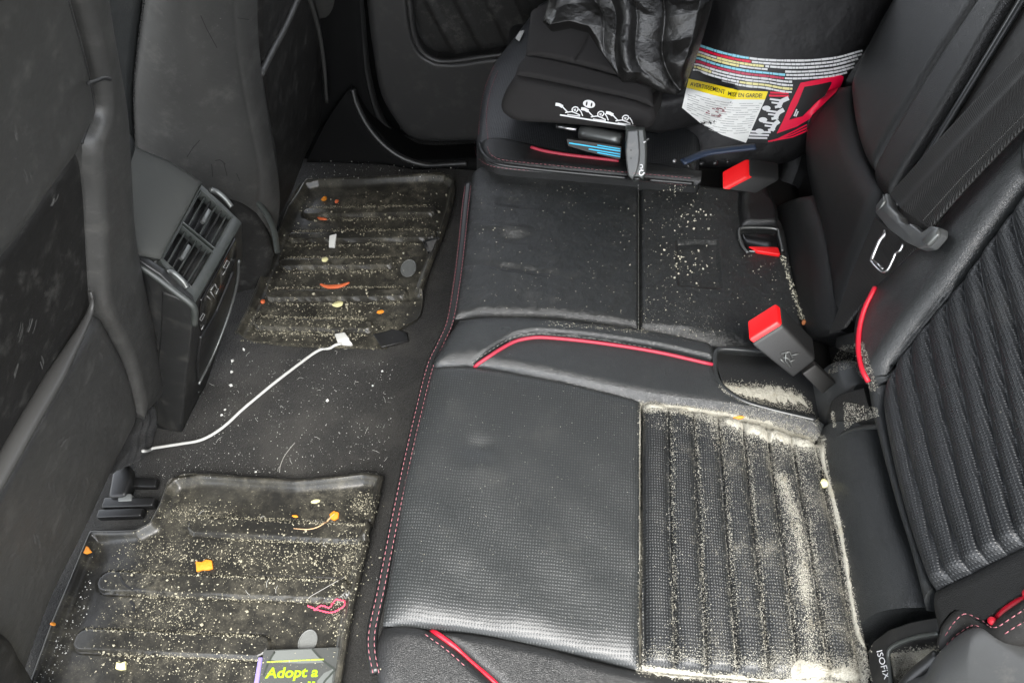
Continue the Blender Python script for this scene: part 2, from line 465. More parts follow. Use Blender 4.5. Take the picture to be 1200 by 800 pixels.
so.rotation_euler = dirv.to_track_quat('Z', 'Y').to_euler(); so.location = dirv * 4
cd = bpy.data.cameras.new('Camera'); cam = bpy.data.objects.new('Camera', cd); COL.objects.link(cam)
right, down, fwd = M @ np.array([1, 0, 0]), M @ np.array([0, 1, 0]), M @ np.array([0, 0, 1])
mw = Matrix(((right[0], -down[0], -fwd[0], CAM[0]), (right[1], -down[1], -fwd[1], CAM[1]), (right[2], -down[2], -fwd[2], CAM[2]), (0, 0, 0, 1)))
cam.matrix_world = mw; cd.sensor_width = 36; cd.lens = 36 * FPX / 1200; cd.clip_start = .02; cd.clip_end = 50
scene.camera = cam
scene.view_settings.view_transform = 'Standard'; scene.view_settings.look = 'None'; scene.view_settings.gamma = 1
scene.view_settings.exposure = 3.28

# ================================================================== SETTING: the cabin floor
def floor_bm():
    nu, nv = 90, 90; V = []; F = []
    for j in range(nv):
        for i in range(nu):
            x = -2.2 + 3.2 * i / (nu - 1); y = -.6 + 2.3 * j / (nv - 1)
            z = .012 * math.exp(-((y - .76) / .10) ** 2) + .0025 * math.sin(x * 23 + y * 7) * math.sin(y * 31)
            V.append((x, y, z - .012))
    for j in range(nv - 1):
        for i in range(nu - 1): F.append([j * nu + i, j * nu + i + 1, (j + 1) * nu + i + 1, (j + 1) * nu + i])
    return V, F
V, F = floor_bm()
tag(link('carpet_floor', V, F, K['carpet'], None, True, None, True), 'black cabin carpet specked with lint between the floor mats', 'floor', kind='structure')

# unseen car roof, added to block overhead light so daylight enters from the door side
bm = bmesh.new(); bmesh.ops.create_cube(bm, size=1)
for v in bm.verts: v.co = Vector((v.co.x * 2.9 - .35, v.co.y * 1.62 + .93, v.co.z * .05 + 1.31))
tag(bm_obj('added_car_roof', bm, K['headliner'], None, False), 'unseen grey car roof added to block light from above', 'car roof', kind='structure')
# ================================================================== REAR SEAT
rs = thing('rear_bench_seat', (0, .75, 0), 'black leather rear bench seat with red piping, perforated and ribbed fabric panels dusted with sand', 'car seat')
def seam_sag(*spots):
    def f(U, V, a, b, h):
        for (u0, v0, r, d) in spots: h = h + d * np.exp(-((U - u0) ** 2 + (V - v0) ** 2) / r ** 2)
        return h
    return f
# --- near cushion
c_top = [(508, 428), (560, 432), (640, 445), (700, 458), (751, 471)]
c_left = [(508, 428), (497, 470), (484, 520), (472, 575), (462, 640), (453, 695), (449, 733)]
c_bot = [(449, 733), (500, 736), (560, 742), (640, 758), (700, 772), (749, 785)]
dimple = lambda U, V, a, b, h: h - .0042 * np.exp(-((U - .29) / .06) ** 2 - ((V - .31) / .035) ** 2) + .0032 * np.exp(-((U - .30) / .10) ** 2 - ((V - .39) / .055) ** 2) \
    + .0012 * np.sin(a * 60 + b * 25) * np.sin(b * 50)
P_near = Pad('perforated_panel', CUSH, c_top, [(751, 471), (750, 620), (749, 785)], c_bot, c_left, K['weave'], rs,
             base=0, puff=.011, r=(.018, .014, .03, .035), hf=dimple, nu=110, nv=110, skirt=.05)
NR = 7.35
def ribs(U, V, a, b, h):
    x = U * NR + .0 + .06 * np.sin(V * 5)
    t = np.abs((x % 1) - .5) * 2
    ends = np.clip(np.minimum(V, 1 - V) / .05, 0, 1)
    rr = np.sqrt(np.clip(1 - t ** 2.4, 0, 1)) * np.sqrt(1 - (1 - ends) ** 2)
    return h * .3 + .0135 * rr
P_rib = Pad('ribbed_panel', CUSH, [(753, 474), (790, 480), (850, 492), (900, 506), (962, 524)], [(962, 524), (974, 575), (990, 650), (1003, 730), (1016, 800)],
            [(751, 785), (800, 790), (870, 796), (940, 803), (1016, 810)], [(753, 474), (752, 620), (751, 785)], K['weave_rib'], rs,
            base=0, puff=.008, r=(.02, .012, .03, .014), hf=ribs, nu=230, nv=110, skirt=.05)
# far-side bolster of the near cushion, split by the red piping
pip1 = [(556, 430), (575, 417), (600, 402), (618, 397), (640, 396), (700, 402), (770, 413), (836, 428)]
b_top = [(538, 376), (580, 374), (640, 375), (700, 382), (770, 391), (832, 404)]
Pad('bolster', CUSH, b_top, [(832, 404), (837, 416), (836, 428)], pip1, [(538, 376), (522, 400), (508, 428), (530, 432), (556, 430)], K['leather'], rs,
    base=.003, puff=.014, r=(.022, .01, .008, .03), nu=90, nv=36, skirt=.06)
Pad('bolster', CUSH, pip1, [(836, 428), (846, 452), (870, 470), (910, 480), (962, 492)], [(508, 429), (560, 433), (640, 446), (751, 472), (850, 488), (900, 497), (962, 516)],
    [(556, 430), (530, 431), (508, 429)], K['leather'], rs, base=.002, puff=.013, r=(.008, .016, .02, .0), nu=110, nv=40, skirt=.06)
# front bolster nearest the camera, split by the second piping
pip2 = [(505, 739), (530, 757), (555, 779), (585, 806), (620, 840)]
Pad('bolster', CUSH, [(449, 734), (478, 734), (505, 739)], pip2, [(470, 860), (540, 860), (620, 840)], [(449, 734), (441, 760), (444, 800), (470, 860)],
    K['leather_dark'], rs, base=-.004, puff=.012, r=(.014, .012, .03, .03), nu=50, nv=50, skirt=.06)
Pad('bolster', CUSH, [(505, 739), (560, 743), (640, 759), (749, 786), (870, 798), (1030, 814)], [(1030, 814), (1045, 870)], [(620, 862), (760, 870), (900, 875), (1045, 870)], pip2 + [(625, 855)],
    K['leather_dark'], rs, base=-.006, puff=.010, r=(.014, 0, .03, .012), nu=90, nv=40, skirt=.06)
# centre cushion
wr = lambda U, V, a, b, h: h + .005 * np.exp(-((V - .42 - .06 * U) / .022) ** 2) * np.exp(-((U - .22) / .2) ** 2) - .0045 * np.exp(-((V - .66 - .12 * U) / .02) ** 2) * np.exp(-((U - .3) / .25) ** 2) \
    - .004 * np.exp(-((V - .26) / .024) ** 2) * np.exp(-((U - .25) / .14) ** 2) - .0045 * np.exp(-((V - .5) / .02) ** 2) * np.exp(-((U - .28) / .1) ** 2)
ctop = [(563, 196), (600, 200), (660, 206), (748, 214)]
P_ctr = Pad('centre_cushion', CUSH, ctop, [(748, 214), (748, 300), (748, 388)], [(532, 374), (580, 373), (640, 374), (700, 381), (748, 388)],
            [(563, 196), (553, 208), (549, 250), (543, 300), (532, 374)], K['leather_dusty'], rs, base=-.004, puff=.012, r=(.015, .006, .016, .04), hf=wr, nu=90, nv=90)
P_ctr2 = Pad('centre_cushion', CUSH, [(749, 214), (800, 218), (862, 225)], [(862, 225), (888, 240), (915, 262), (926, 310), (938, 374)], [(749, 388), (800, 396), (850, 408), (938, 414)],
             [(749, 214), (749, 300), (749, 388)], K['leather_dusty'], rs, base=-.006, puff=.011, r=(.015, .008, .016, .006),
             hf=lambda U, V, a, b, h: h - .005 * ((U > .24) & (U < .52) & (V > .44) & (V < .72)), nu=90, nv=90)
# far cushion
Pad('far_cushion', CUSH, [(632, 6), (720, -20), (830, -20)], [(830, -20), (825, 100), (818, 214)], [(570, 190), (590, 197), (660, 203), (740, 210), (818, 216)],
    [(632, 6), (600, 48), (578, 78), (567, 110), (561, 150), (559, 172), (570, 190)], K['weave_back'], rs, base=.012, puff=.016, r=(.02, .02, .06, .06), nu=70, nv=70, skirt=.08)
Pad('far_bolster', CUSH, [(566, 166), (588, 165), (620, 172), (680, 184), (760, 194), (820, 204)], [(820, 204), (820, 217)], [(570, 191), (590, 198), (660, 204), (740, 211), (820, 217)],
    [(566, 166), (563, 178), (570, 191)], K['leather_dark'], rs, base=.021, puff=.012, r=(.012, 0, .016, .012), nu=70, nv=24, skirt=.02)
# cushion base under everything, so no gap shows through
bx = [CUSH.w(-.125, .0, -.03), CUSH.w(.42, .0, -.03), CUSH.w(.42, 1.5, -.03), CUSH.w(-.125, 1.5, -.03)]
prism('cushion_base', bx, (.0, 0, -.26), K['vinyl_dark'], rs, .02, surf=True)
# lower seat roll between cushion and backrest
cyl = lambda U, V, a, b, h: h * 0 + .004 + .030 * np.sqrt(np.clip(1 - (2 * U - 1) ** 2, 0, 1)) * np.clip(1.1 - .25 * V, 0, 1)
Pad('seat_roll', BACK, [(974, 521), (985, 512), (1005, 503), (1034, 500)], [(1034, 500), (1046, 550), (1062, 610), (1080, 655), (1097, 712)], [(1016, 762), (1030, 742), (1055, 725), (1097, 714)],
    [(974, 521), (965, 545), (975, 575), (990, 640), (1002, 710), (1016, 762)], K['leather'], rs, base=-.012, puff=.02, hf=cyl, nu=60, nv=60, skirt=.05)
# --- near backrest
bL = [(1044, 452), (1041, 480), (1047, 520), (1058, 570), (1075, 630), (1097, 692)]
P_back = Pad('backrest_ribbed_panel', BACK, [(1044, 452), (1056, 425), (1085, 385), (1130, 330), (1165, 280), (1215, 212)], [(1215, 212), (1250, 330), (1275, 470), (1295, 600)],
             [(1097, 692), (1150, 666), (1200, 641), (1295, 600)], bL, K['weave_back'], rs, base=.02, puff=.01, r=(.02, 0, .02, .025),
             hf=lambda U, V, a, b, h: h * .5 + .0075 * np.sqrt(np.clip(1 - (np.abs((U * 9.3 % 1) - .5) * 2) ** 2.2, 0, 1)) * np.clip(np.minimum(V, 1 - V) / .04, 0, 1), nu=220, nv=70, skirt=.05)
Pad('backrest_ribbed_panel', BACK, [(1216, 211), (1330, 40), (1400, -80)], [(1400, -80), (1600, 440)], [(1296, 600), (1450, 525), (1600, 440)], [(1216, 211), (1251, 330), (1276, 470), (1296, 600)],
    K['weave_back'], rs, base=.02, puff=.005, r=(.02, 0, .02, 0), hf=lambda U, V, a, b, h: h + .0075 * np.sqrt(np.clip(1 - (np.abs((U * 12 % 1) - .5) * 2) ** 2.2, 0, 1)), nu=200, nv=40, skirt=.05)
Pad('backrest_surround', BACK, [(1225, 105), (1300, 0), (1380, -110)], [(1380, -110), (1400, -80)], [(1216, 211), (1330, 40), (1400, -80)], [(1225, 105), (1216, 211)], K['leather'], rs, base=.018, puff=.022, r=(.05, 0, .02, 0), nu=40, nv=40, skirt=.08)
# leather surround of the backrest insert
pip3 = [(1027, 338), (1015, 362), (1009, 385), (1008, 410), (1012, 432), (1021, 452)]
P_sur = Pad('backrest_surround', BACK, [(1027, 338), (1060, 310), (1100, 270), (1150, 205), (1225, 105)], [(1225, 105), (1215, 212)],
            [(1096, 692), (1074, 630), (1057, 570), (1046, 520), (1040, 480), (1044, 450), (1056, 424), (1085, 384), (1130, 329), (1165, 279), (1215, 212)][6:][0:1] + [(1046, 444), (1056, 424), (1085, 384), (1130, 329), (1165, 279), (1215, 212)],
            [(1027, 338), (1012, 370), (1008, 410), (1021, 452), (1044, 450)], K['leather'], rs, base=.018, puff=.022, r=(.05, 0, .02, .03), nu=80, nv=50, skirt=.08)
Pad('backrest_surround', BACK, [(1021, 452), (1032, 450), (1044, 450)], [(1044, 450), (1040, 480), (1046, 520), (1057, 570), (1074, 630), (1097, 692)],
    [(1090, 716), (1097, 692)], [(1021, 452), (1028, 490), (1040, 540), (1055, 595), (1072, 650), (1090, 716)], K['leather'], rs, base=.014, puff=.014, r=(0, .016, 0, .02), nu=30, nv=60, skirt=.06)
Pad('backrest_lower_panel', BACK, [(1097, 693), (1150, 667), (1200, 642), (1290, 603)], [(1290, 603), (1300, 680)], [(1104, 742), (1128, 716), (1160, 728), (1200, 700), (1300, 660)],
    [(1097, 693), (1098, 715), (1104, 742)], K['leather_dark'], rs, base=.016, puff=.008, r=(.012, 0, 0, .01), nu=60, nv=40, skirt=.06)
Pad('backrest_edge_trim', BACK, [(1104, 742), (1115, 725), (1130, 713), (1148, 720), (1166, 731), (1185, 716), (1215, 696)], [(1215, 696), (1225, 740)],
    [(1106, 775), (1122, 748), (1140, 738), (1160, 748), (1185, 760), (1225, 742)], [(1104, 742), (1102, 758), (1106, 775)], K['vinyl_dark'], rs, base=.016, puff=.012, r=(.01, 0, .02, .01), nu=70, nv=24, skirt=.05)
# --- centre and far backrest
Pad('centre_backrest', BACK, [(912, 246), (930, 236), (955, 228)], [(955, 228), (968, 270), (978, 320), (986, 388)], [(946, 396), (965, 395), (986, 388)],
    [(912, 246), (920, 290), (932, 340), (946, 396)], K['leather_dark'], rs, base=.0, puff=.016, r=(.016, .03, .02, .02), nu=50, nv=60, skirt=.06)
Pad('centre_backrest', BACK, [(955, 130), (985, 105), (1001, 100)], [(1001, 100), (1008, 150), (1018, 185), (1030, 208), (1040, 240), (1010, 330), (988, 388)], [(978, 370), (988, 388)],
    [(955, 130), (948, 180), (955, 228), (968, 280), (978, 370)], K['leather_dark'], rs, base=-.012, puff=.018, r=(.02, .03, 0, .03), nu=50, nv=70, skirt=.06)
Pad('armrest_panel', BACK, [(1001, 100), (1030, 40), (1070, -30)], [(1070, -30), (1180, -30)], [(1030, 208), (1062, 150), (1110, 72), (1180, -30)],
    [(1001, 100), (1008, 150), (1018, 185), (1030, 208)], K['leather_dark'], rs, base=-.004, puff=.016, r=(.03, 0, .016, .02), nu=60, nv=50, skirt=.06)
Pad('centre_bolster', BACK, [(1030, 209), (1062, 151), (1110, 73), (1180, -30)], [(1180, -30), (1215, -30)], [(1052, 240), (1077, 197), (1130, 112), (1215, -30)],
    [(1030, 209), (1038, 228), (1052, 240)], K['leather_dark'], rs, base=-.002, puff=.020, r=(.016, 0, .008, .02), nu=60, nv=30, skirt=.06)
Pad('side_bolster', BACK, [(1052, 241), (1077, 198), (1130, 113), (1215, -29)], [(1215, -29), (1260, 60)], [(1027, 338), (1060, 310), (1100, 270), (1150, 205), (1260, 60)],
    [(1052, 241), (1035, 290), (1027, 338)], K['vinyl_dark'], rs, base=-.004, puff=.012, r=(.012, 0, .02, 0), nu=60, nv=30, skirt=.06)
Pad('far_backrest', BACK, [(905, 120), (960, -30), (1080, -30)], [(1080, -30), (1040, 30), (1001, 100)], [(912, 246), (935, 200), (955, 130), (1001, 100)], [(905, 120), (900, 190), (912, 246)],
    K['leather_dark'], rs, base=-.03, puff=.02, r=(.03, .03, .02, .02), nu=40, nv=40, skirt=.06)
tube('bolster_highlight_ridge', [BACK.w(*BACK.ab(x, y, .012), .012) for x, y in crom([(1050, 243), (1063, 220), (1078, 197), (1131, 111), (1200, -2), (1214, -26)], 60)], .0045, K['leather'], rs, 8)  # leather tube added along the bolster edge to give its highlight line
bo = BACK.o
q = [BACK.w(a, b, -.045) for a, b in ((.0, -.10), (-1.6, -.10), (-1.6, .62), (.0, .62))]
prism('backrest_core', q, BACK.n * -.08, K['vinyl_dark'], rs, .02, surf=True)

# ================================================================== FRONT SEATS
dk = K['vinyl']
fs = thing('front_seat', FSEAT.w(.35, 0), 'near front seat at the left edge, scuffed black back with a map pocket bar', 'car seat', 'front seats')
Pad('back_panel', FSEAT, [(-160, -60), (0, -60), (62, -60)], [(62, -60), (78, 0), (92, 50), (103, 97), (106, 130), (92, 168)], [(-160, 420), (-60, 345), (0, 295), (50, 225), (92, 168)],
    [(-160, -60), (-160, 420)], dk, fs, base=.008, puff=.012, r=(0, .03, .03, 0), nu=60, nv=60, skirt=.06)
Pad('map_pocket', FSEAT, [(-160, 420), (-60, 345), (0, 296), (50, 226), (92, 169)], [(92, 169), (99, 230), (103, 300), (106, 362)], [(-160, 770), (-60, 640), (0, 535), (55, 450), (106, 362)],
    [(-160, 420), (-160, 770)], K['vinyl_dark'], fs, base=-.004, puff=.006, r=(.02, .02, .02, 0), nu=60, nv=60, skirt=.06)
bar = [np.array(FSEAT.w(*FSEAT.ab(x, y, .012), .012)) for x, y in crom([(-60, 655), (0, 553), (30, 500), (70, 432), (100, 378), (108, 356), (106, 342)], 50)]
tube('pocket_bar', bar, [.0125] * 34 + [.0125 - .0007 * k for k in range(16)], dk, fs, 14, .7)
Pad('lower_panel', FSEAT, [(-60, 660), (0, 556), (55, 455), (110, 366)], [(110, 366), (126, 395), (141, 425), (150, 452), (158, 489)], [(20, 800), (38, 745), (60, 690), (95, 620), (130, 545), (158, 489)],
    [(-60, 660), (-30, 740), (20, 800)], dk, fs, base=.0, puff=.012, r=(.012, .02, .05, 0), nu=60, nv=60, skirt=.07)
Pad('side_bolster', FSEAT, [(62, -60), (88, -60), (112, -60)], [(112, -60), (124, 20), (135, 80), (143, 130), (147, 190), (152, 262), (165, 335), (182, 405), (192, 442), (189, 458), (160, 489)],
    [(157, 486), (160, 489)], [(62, -60), (78, 0), (92, 50), (103, 97), (106, 130), (94, 168), (99, 230), (104, 320), (108, 360), (126, 395), (141, 425), (157, 486)], dk, fs,
    base=.004, puff=.019, r=(0, .05, 0, .016), nu=40, nv=110, skirt=.12)
Pad('base_valance', FSEAT, [(-90, 730), (-40, 745), (0, 742), (20, 770)], [(20, 770), (38, 800), (40, 840)], [(-90, 900), (40, 900)], [(-90, 730), (-90, 900)], K['vinyl_dark'], fs,
    base=.02, puff=.012, r=(.03, .03, 0, 0), nu=30, nv=30, skirt=.06)
Pad('carpet_flap', FSEAT, [(157, 487), (176, 470), (192, 444)], [(192, 444), (204, 470), (201, 512)], [(124, 556), (160, 538), (201, 512)], [(157, 487), (142, 520), (124, 556)], K['carpet'], fs, base=-.012, puff=.012, r=(.01,) * 4,
    hf=lambda U, V, a, b, h: h + .003 * np.sin(a * 120) * np.sin(b * 90), nu=40, nv=40, skirt=.03)
tube('bolster_seam', [FSEAT.w(*FSEAT.ab(x, y, .034), .034) for x, y in crom([(103, 98), (112, 95), (121, 92), (129, 93)], 16)], .0022, K['seam'], fs, 6)
V_ = [FSEAT.w(*FSEAT.ab(x, y, .017), .017) for x, y in crom([(78, 0), (92, 50), (104, 97), (107, 130), (95, 168)], 40)]
tube('panel_seam', V_, .002, K['seam'], fs, 6)
q = [FSEAT.w(a, b, -.05) for a, b in ((.12, -.04), (.62, -.04), (.66, .5), (.66, 1.05), (.12, 1.05))]
prism('backrest_core', q, FSEAT.n * -.08, K['vinyl_dark'], fs, .03)
# far front seat: a shell that wraps from its inboard side to a rear ridge, and the rear panel beyond the ridge
Pb, Pt, Ps = onz(322, 300, .10), ony(300, 0, 1.04), ony(158, 170, .98)
FSH = Fr(Pb, Pb - Ps, Pt - Pb)
if FSH.n.dot(CAM - Pb) < 0: FSH = Fr(Pb, Ps - Pb, Pt - Pb)
FPK = Fr(Pb, (0, 1, 0), Pt - Pb)
ff = thing('front_seat', Pb, 'far front seat behind the console, smooth grey back with a stitched leather side', 'car seat', 'front seats')
def shp(pix, h): return [FSH.w(*FSH.ab(x, y, h), h) for x, y in pix]
def pkp(pix, h): return [FPK.w(*FPK.ab(x, y, h), h) for x, y in pix]
Pad('side_leather', FSH, [(95, -60), (172, -60)], [(172, -60), (167, 0), (160, 60), (156, 110), (158, 170)], [(110, 190), (158, 172)], [(95, -60), (100, 0), (105, 100), (110, 190)], K['leather'], ff,
    base=-.004, puff=.012, r=(0, .012, 0, 0), nu=30, nv=60, skirt=.08)
ridge = lambda U, V, a, b, h: h * .5 + .03 * np.sin(np.clip(U / .75, 0, 1) * math.pi) ** .8 * (U < .75) - .045 * np.clip((U - .75) / .25, 0, 1) ** 1.6
Pad('back_shell', FSH, [(172, -60), (240, -60), (306, -60)], [(306, -60), (303, 20), (305, 75), (311, 130), (321, 190), (328, 230), (329, 262), (322, 300)],
    [(158, 170), (200, 188), (250, 214), (285, 232), (308, 262), (322, 300)], [(172, -60), (167, 0), (160, 60), (156, 110), (158, 170)], dk, ff, base=.0, puff=.012, r=(0, 0, .02, .012), hf=ridge, nu=80, nv=80, skirt=.08)
Pad('lower_panel', FSH, [(225, 206), (262, 222), (290, 236), (310, 264), (321, 298)], [(321, 298), (312, 330), (300, 352)], [(200, 352), (250, 352), (300, 352)], [(225, 206), (210, 280), (200, 352)],
    K['vinyl_dark'], ff, base=-.03, puff=.008, r=(.02, .02, .02, 0), nu=40, nv=40, skirt=.05)
tube('trim_ring', shp([tuple(x) for x in crom([(262, 221), (280, 224), (298, 234), (312, 250), (321, 270), (325, 295)], 40)], .004), .006, K['plastic_soft'], ff, 10)
Pad('map_pocket', FPK, [(300, -60), (352, -60)], [(352, -60), (372, 20), (381, 70), (385, 118), (352, 190)], [(322, 262), (338, 226), (352, 190)], [(300, -60), (299, 20), (302, 75), (309, 140), (322, 262)],
    K['vinyl_dark'], ff, base=-.03, puff=.008, r=(0, .02, .01, .01), nu=40, nv=60, skirt=.05)
tube('pocket_bar', pkp([tuple(x) for x in crom([(305, 88), (318, 62), (334, 32), (352, -8), (368, -40)], 30)], -.018), .006, dk, ff, 10)
Pad('outer_bolster', FPK, [(352, -60), (372, -60), (398, -60)], [(398, -60), (405, 0), (412, 50), (418, 105)], [(384, 128), (400, 120), (418, 105)], [(352, -60), (372, 20), (381, 70), (384, 128)], dk, ff,
    base=-.03, puff=.035, r=(0, .03, .02, .03), nu=40, nv=60, skirt=.06)
tube('bolster_seam', pkp([tuple(x) for x in crom([(360, -10), (372, 30), (379, 70), (383, 120)], 30)], .0), .004, dk, ff, 8)
q = [FPK.w(a, b, -.09) for a, b in ((.02, -.04), (.36, -.04), (.38, .75), (.02, .75))]
prism('backrest_core', q, FPK.n * -.06, K['vinyl_dark'], ff, .03)
q = [(-1.25, 1.02, .005), (-.86, 1.02, .005), (-.86, 1.43, .005), (-1.25, 1.43, .005)]
prism('seat_base', q, (0, 0, .13), K['carpet'], ff, .03, surf=True)

# ================================================================== CENTRE CONSOLE
cn = thing('centre_console', (-.75, .78, 0), 'black centre console end with two air vents, USB panel and storage slot', 'console')
A0, A1 = onz(187, 305, .42), onz(235, 217, .42)       # upper edge of the vent face
B0, B1 = onz(228, 357, .36), onz(283, 261, .36)       # lower edge
# top cover
T2, T3 = onz(150, 168, .49), onz(146, 292, .47)
tc = Fr(A0, A1 - A0, T3 - A0); tc = Fr(A0, T3 - A0, A1 - A0)
if tc.n[2] < 0: tc = Fr(A0, A1 - A0, T3 - A0)
Pad('top_cover', tc, [(118, 130), (150, 166), (200, 190), (237, 214)], [(237, 214), (212, 260), (188, 304)], [(110, 268), (146, 290), (160, 297), (188, 304)], [(118, 130), (112, 200), (110, 268)], K['console_top'], cn,
    base=0, puff=.008, r=(.03, .012, .012, 0), nu=40, nv=40, skirt=.03)
vf = Fr(B0, A0 - B0, B1 - B0)
if vf.n[0] < 0: vf = Fr(B0, B1 - B0, A0 - B0)
def vq(pix, h=0): return [vf.w(*vf.ab(x, y, h), h) for x, y in pix]
# vent surround: a frame ring (outer edge, inner opening)
outer = [(187, 305), (212, 261), (236, 216), (260, 238), (284, 261), (256, 309), (228, 357), (206, 330)]
inner = [(192, 303), (214, 264), (235, 222), (254, 238), (272, 253), (250, 292), (224, 336), (207, 319)]
def ringframe(name, fr_pts_o, fr_pts_i, depth, mat, parent, n, bev=.0012):
    V = []; F = []; k = len(fr_pts_o)
    for pts, hh in ((fr_pts_o, 0), (fr_pts_i, 0), (fr_pts_o, -depth), (fr_pts_i, -depth)):
        V += [np.array(p) + n * hh for p in pts]
    for i in range(k):
        j = (i + 1) % k
        F += [[i, j, k + j, k + i], [k + i, k + j, 3 * k + j, 3 * k + i], [2 * k + j, 2 * k + i, 3 * k + i, 3 * k + j], [j, i, 2 * k + i, 2 * k + j]]
    bm = bmesh.new(); vs = [bm.verts.new(Vector(map(float, p))) for p in V]
    for f in F: bm.faces.new([vs[i] for i in f])
    bmesh.ops.recalc_face_normals(bm, faces=bm.faces)
    bmesh.ops.bevel(bm, geom=list(bm.edges), offset=bev, segments=2, profile=.5, affect='EDGES', clamp_overlap=True)
    return bm_obj(name, bm, mat, parent)
ringframe('vent_surround', vq(outer), vq(inner), .03, K['plastic_soft'], cn, vf.n)
def lerp(p, q, t): return (p[0] + (q[0] - p[0]) * t, p[1] + (q[1] - p[1]) * t)
def vent(c):                                          # c: pixel corners  left, top, right, bottom
    fo = [c[0], lerp(c[0], c[1], .5), c[1], lerp(c[1], c[2], .5), c[2], lerp(c[2], c[3], .5), c[3], lerp(c[3], c[0], .5)]
    m = ((c[0][0] + c[2][0]) / 2, (c[0][1] + c[2][1]) / 2)
    fi = [lerp(p, m, .055) for p in fo]
    fr_ = ringframe('vent_frame', vq(fo, .001), vq(fi, .001), .02, K['plastic_soft'], cn, vf.n, .0006)
    back = prism('vent_duct', vq([c[0], c[1], c[2], c[3]], -.022), vf.n * -.004, K['rubber'], cn, 0)
    for k in range(1, 6):
        t = k / 6
        a, b = lerp(c[0], c[3], t), lerp(c[1], c[2], t)
        p, q_ = vq([a, b], -.004); d = vf.n * -.010; s_ = (vq([c[3]], 0)[0] - vq([c[0]], 0)[0]); s_ = s_ / np.linalg.norm(s_) * .0011
        prism('slat', [p - s_, q_ - s_, q_ + s_, p + s_], d + s_ * 2.5, K['plastic_soft'] if k % 2 else K['plastic'], cn, .0004, 1)
    m0 = lerp(lerp(c[0], c[3], .42), lerp(c[1], c[2], .42), .36); m1 = lerp(lerp(c[0], c[3], .42), lerp(c[1], c[2], .42), .74)
    dx = (2.2, 1.6)
    prism('vent_tab', vq([(m0[0] - dx[0], m0[1] - dx[1]), (m1[0] - dx[0], m1[1] - dx[1]), (m1[0] + dx[0], m1[1] + dx[1]), (m0[0] + dx[0], m0[1] + dx[1])], .003), vf.n * -.008, K['satin'], cn, .001, 2)
vent([(190, 303), (213, 263), (251, 295), (225, 337)])
vent([(214, 260), (236, 222), (274, 254), (253, 292)])
for pix in ([(194, 318), (203, 320), (214, 330), (219, 338)], [(246, 222), (255, 226), (264, 234), (271, 243)]):
    P = np.array([p + vf.n * .0015 for p in vq([tuple(x) for x in crom(pix, 20)])])
    tube('thumbwheel', P, .0042, K['satin'], cn, 10)
# rear face
D0 = onz(213, 508, -.01); rf = Fr(B0, B1 - B0, D0 - B0)
if rf.n[0] < 0: rf = Fr(B0, D0 - B0, B1 - B0)
def rq(pix, h=0): return [rf.w(*rf.ab(x, y, h), h) for x, y in pix]
face = [(228, 357), (256, 309), (284, 261), (285, 300), (275, 350), (258, 405), (238, 462), (230, 482), (213, 508), (219, 440), (224, 400)]
prism('rear_panel', rq(face), rf.n * -.05, K['plastic'], cn, .004, surf=True)
prism('socket_panel', rq([(237, 352), (256, 318), (277, 279), (278, 300), (267, 330), (254, 362), (238, 390), (234, 378)], .004), rf.n * -.006, K['gloss'], cn, .002)
slot = [(237, 396), (255, 366), (275, 318), (277, 335), (268, 372), (252, 412), (234, 450), (233, 425)]
prism('storage_slot', rq(slot, .0055), rf.n * -.008, K['rubber'], cn, .003)
tube('slot_rim', np.array(rq([tuple(x) for x in crom([(233, 450), (246, 424), (258, 396), (270, 362), (278, 330), (280, 305)], 40)], .007)), .0026, K['satin'], cn, 8)
def icon_rect(pix, wd=.0006):
    P = np.array(rq([tuple(x) for x in crom(pix + [pix[0]], 40, True)], .0055)); return tube_vf(P, wd, 5)
icons = [icon_rect([(262, 313), (266, 305), (269, 307), (265, 315)]), icon_rect([(234, 374), (238, 367), (240, 369), (236, 376)])]
for a, b in (((261, 322), (265, 316)), ((247, 340), (251, 334)), ((252, 333), (255, 340)), ((247, 342), (252, 350)), ((243, 347), (248, 352)), ((253, 345), (256, 338)), ((236, 386), (239, 381))):
    icons.append(tube_vf(np.array(rq([a, lerp(a, b, .5), b], .0055)), .0008, 5))
for V, F in icons: link('panel_mark', V, F, K['finegrey'], cn)
# near side panel
S0 = onz(154, 311, .43)
sf = Fr(B0, S0 - B0, D0 - B0)
side = [(228, 357), (206, 340), (188, 322), (154, 300), (140, 300), (150, 420), (170, 500), (190, 512), (213, 508), (219, 440)]
nrm = sf.n if sf.n[1] < 0 else -sf.n
prism('side_panel', [sf.w(*sf.ab(x, y)) for x, y in side], -nrm * .014, K['plastic'], cn, .003, surf=True)
tube('side_edge', [sf.w(*sf.ab(x, y)) + nrm * .0 for x, y in crom([(152, 304), (180, 322), (206, 342), (222, 354), (228, 362), (228, 380)], 40)], .0055, K['plastic_soft'], cn, 10)
# stitched armrest end peeping out above the console
Pad('armrest', tc, [(120, 150), (146, 155), (158, 170)], [(158, 170), (152, 190), (143, 205)], [(118, 205), (143, 205)], [(120, 150), (118, 205)], K['leather'], cn, base=.02, puff=.012, r=(.015, .015, .01, 0), nu=24, nv=24, skirt=.03)

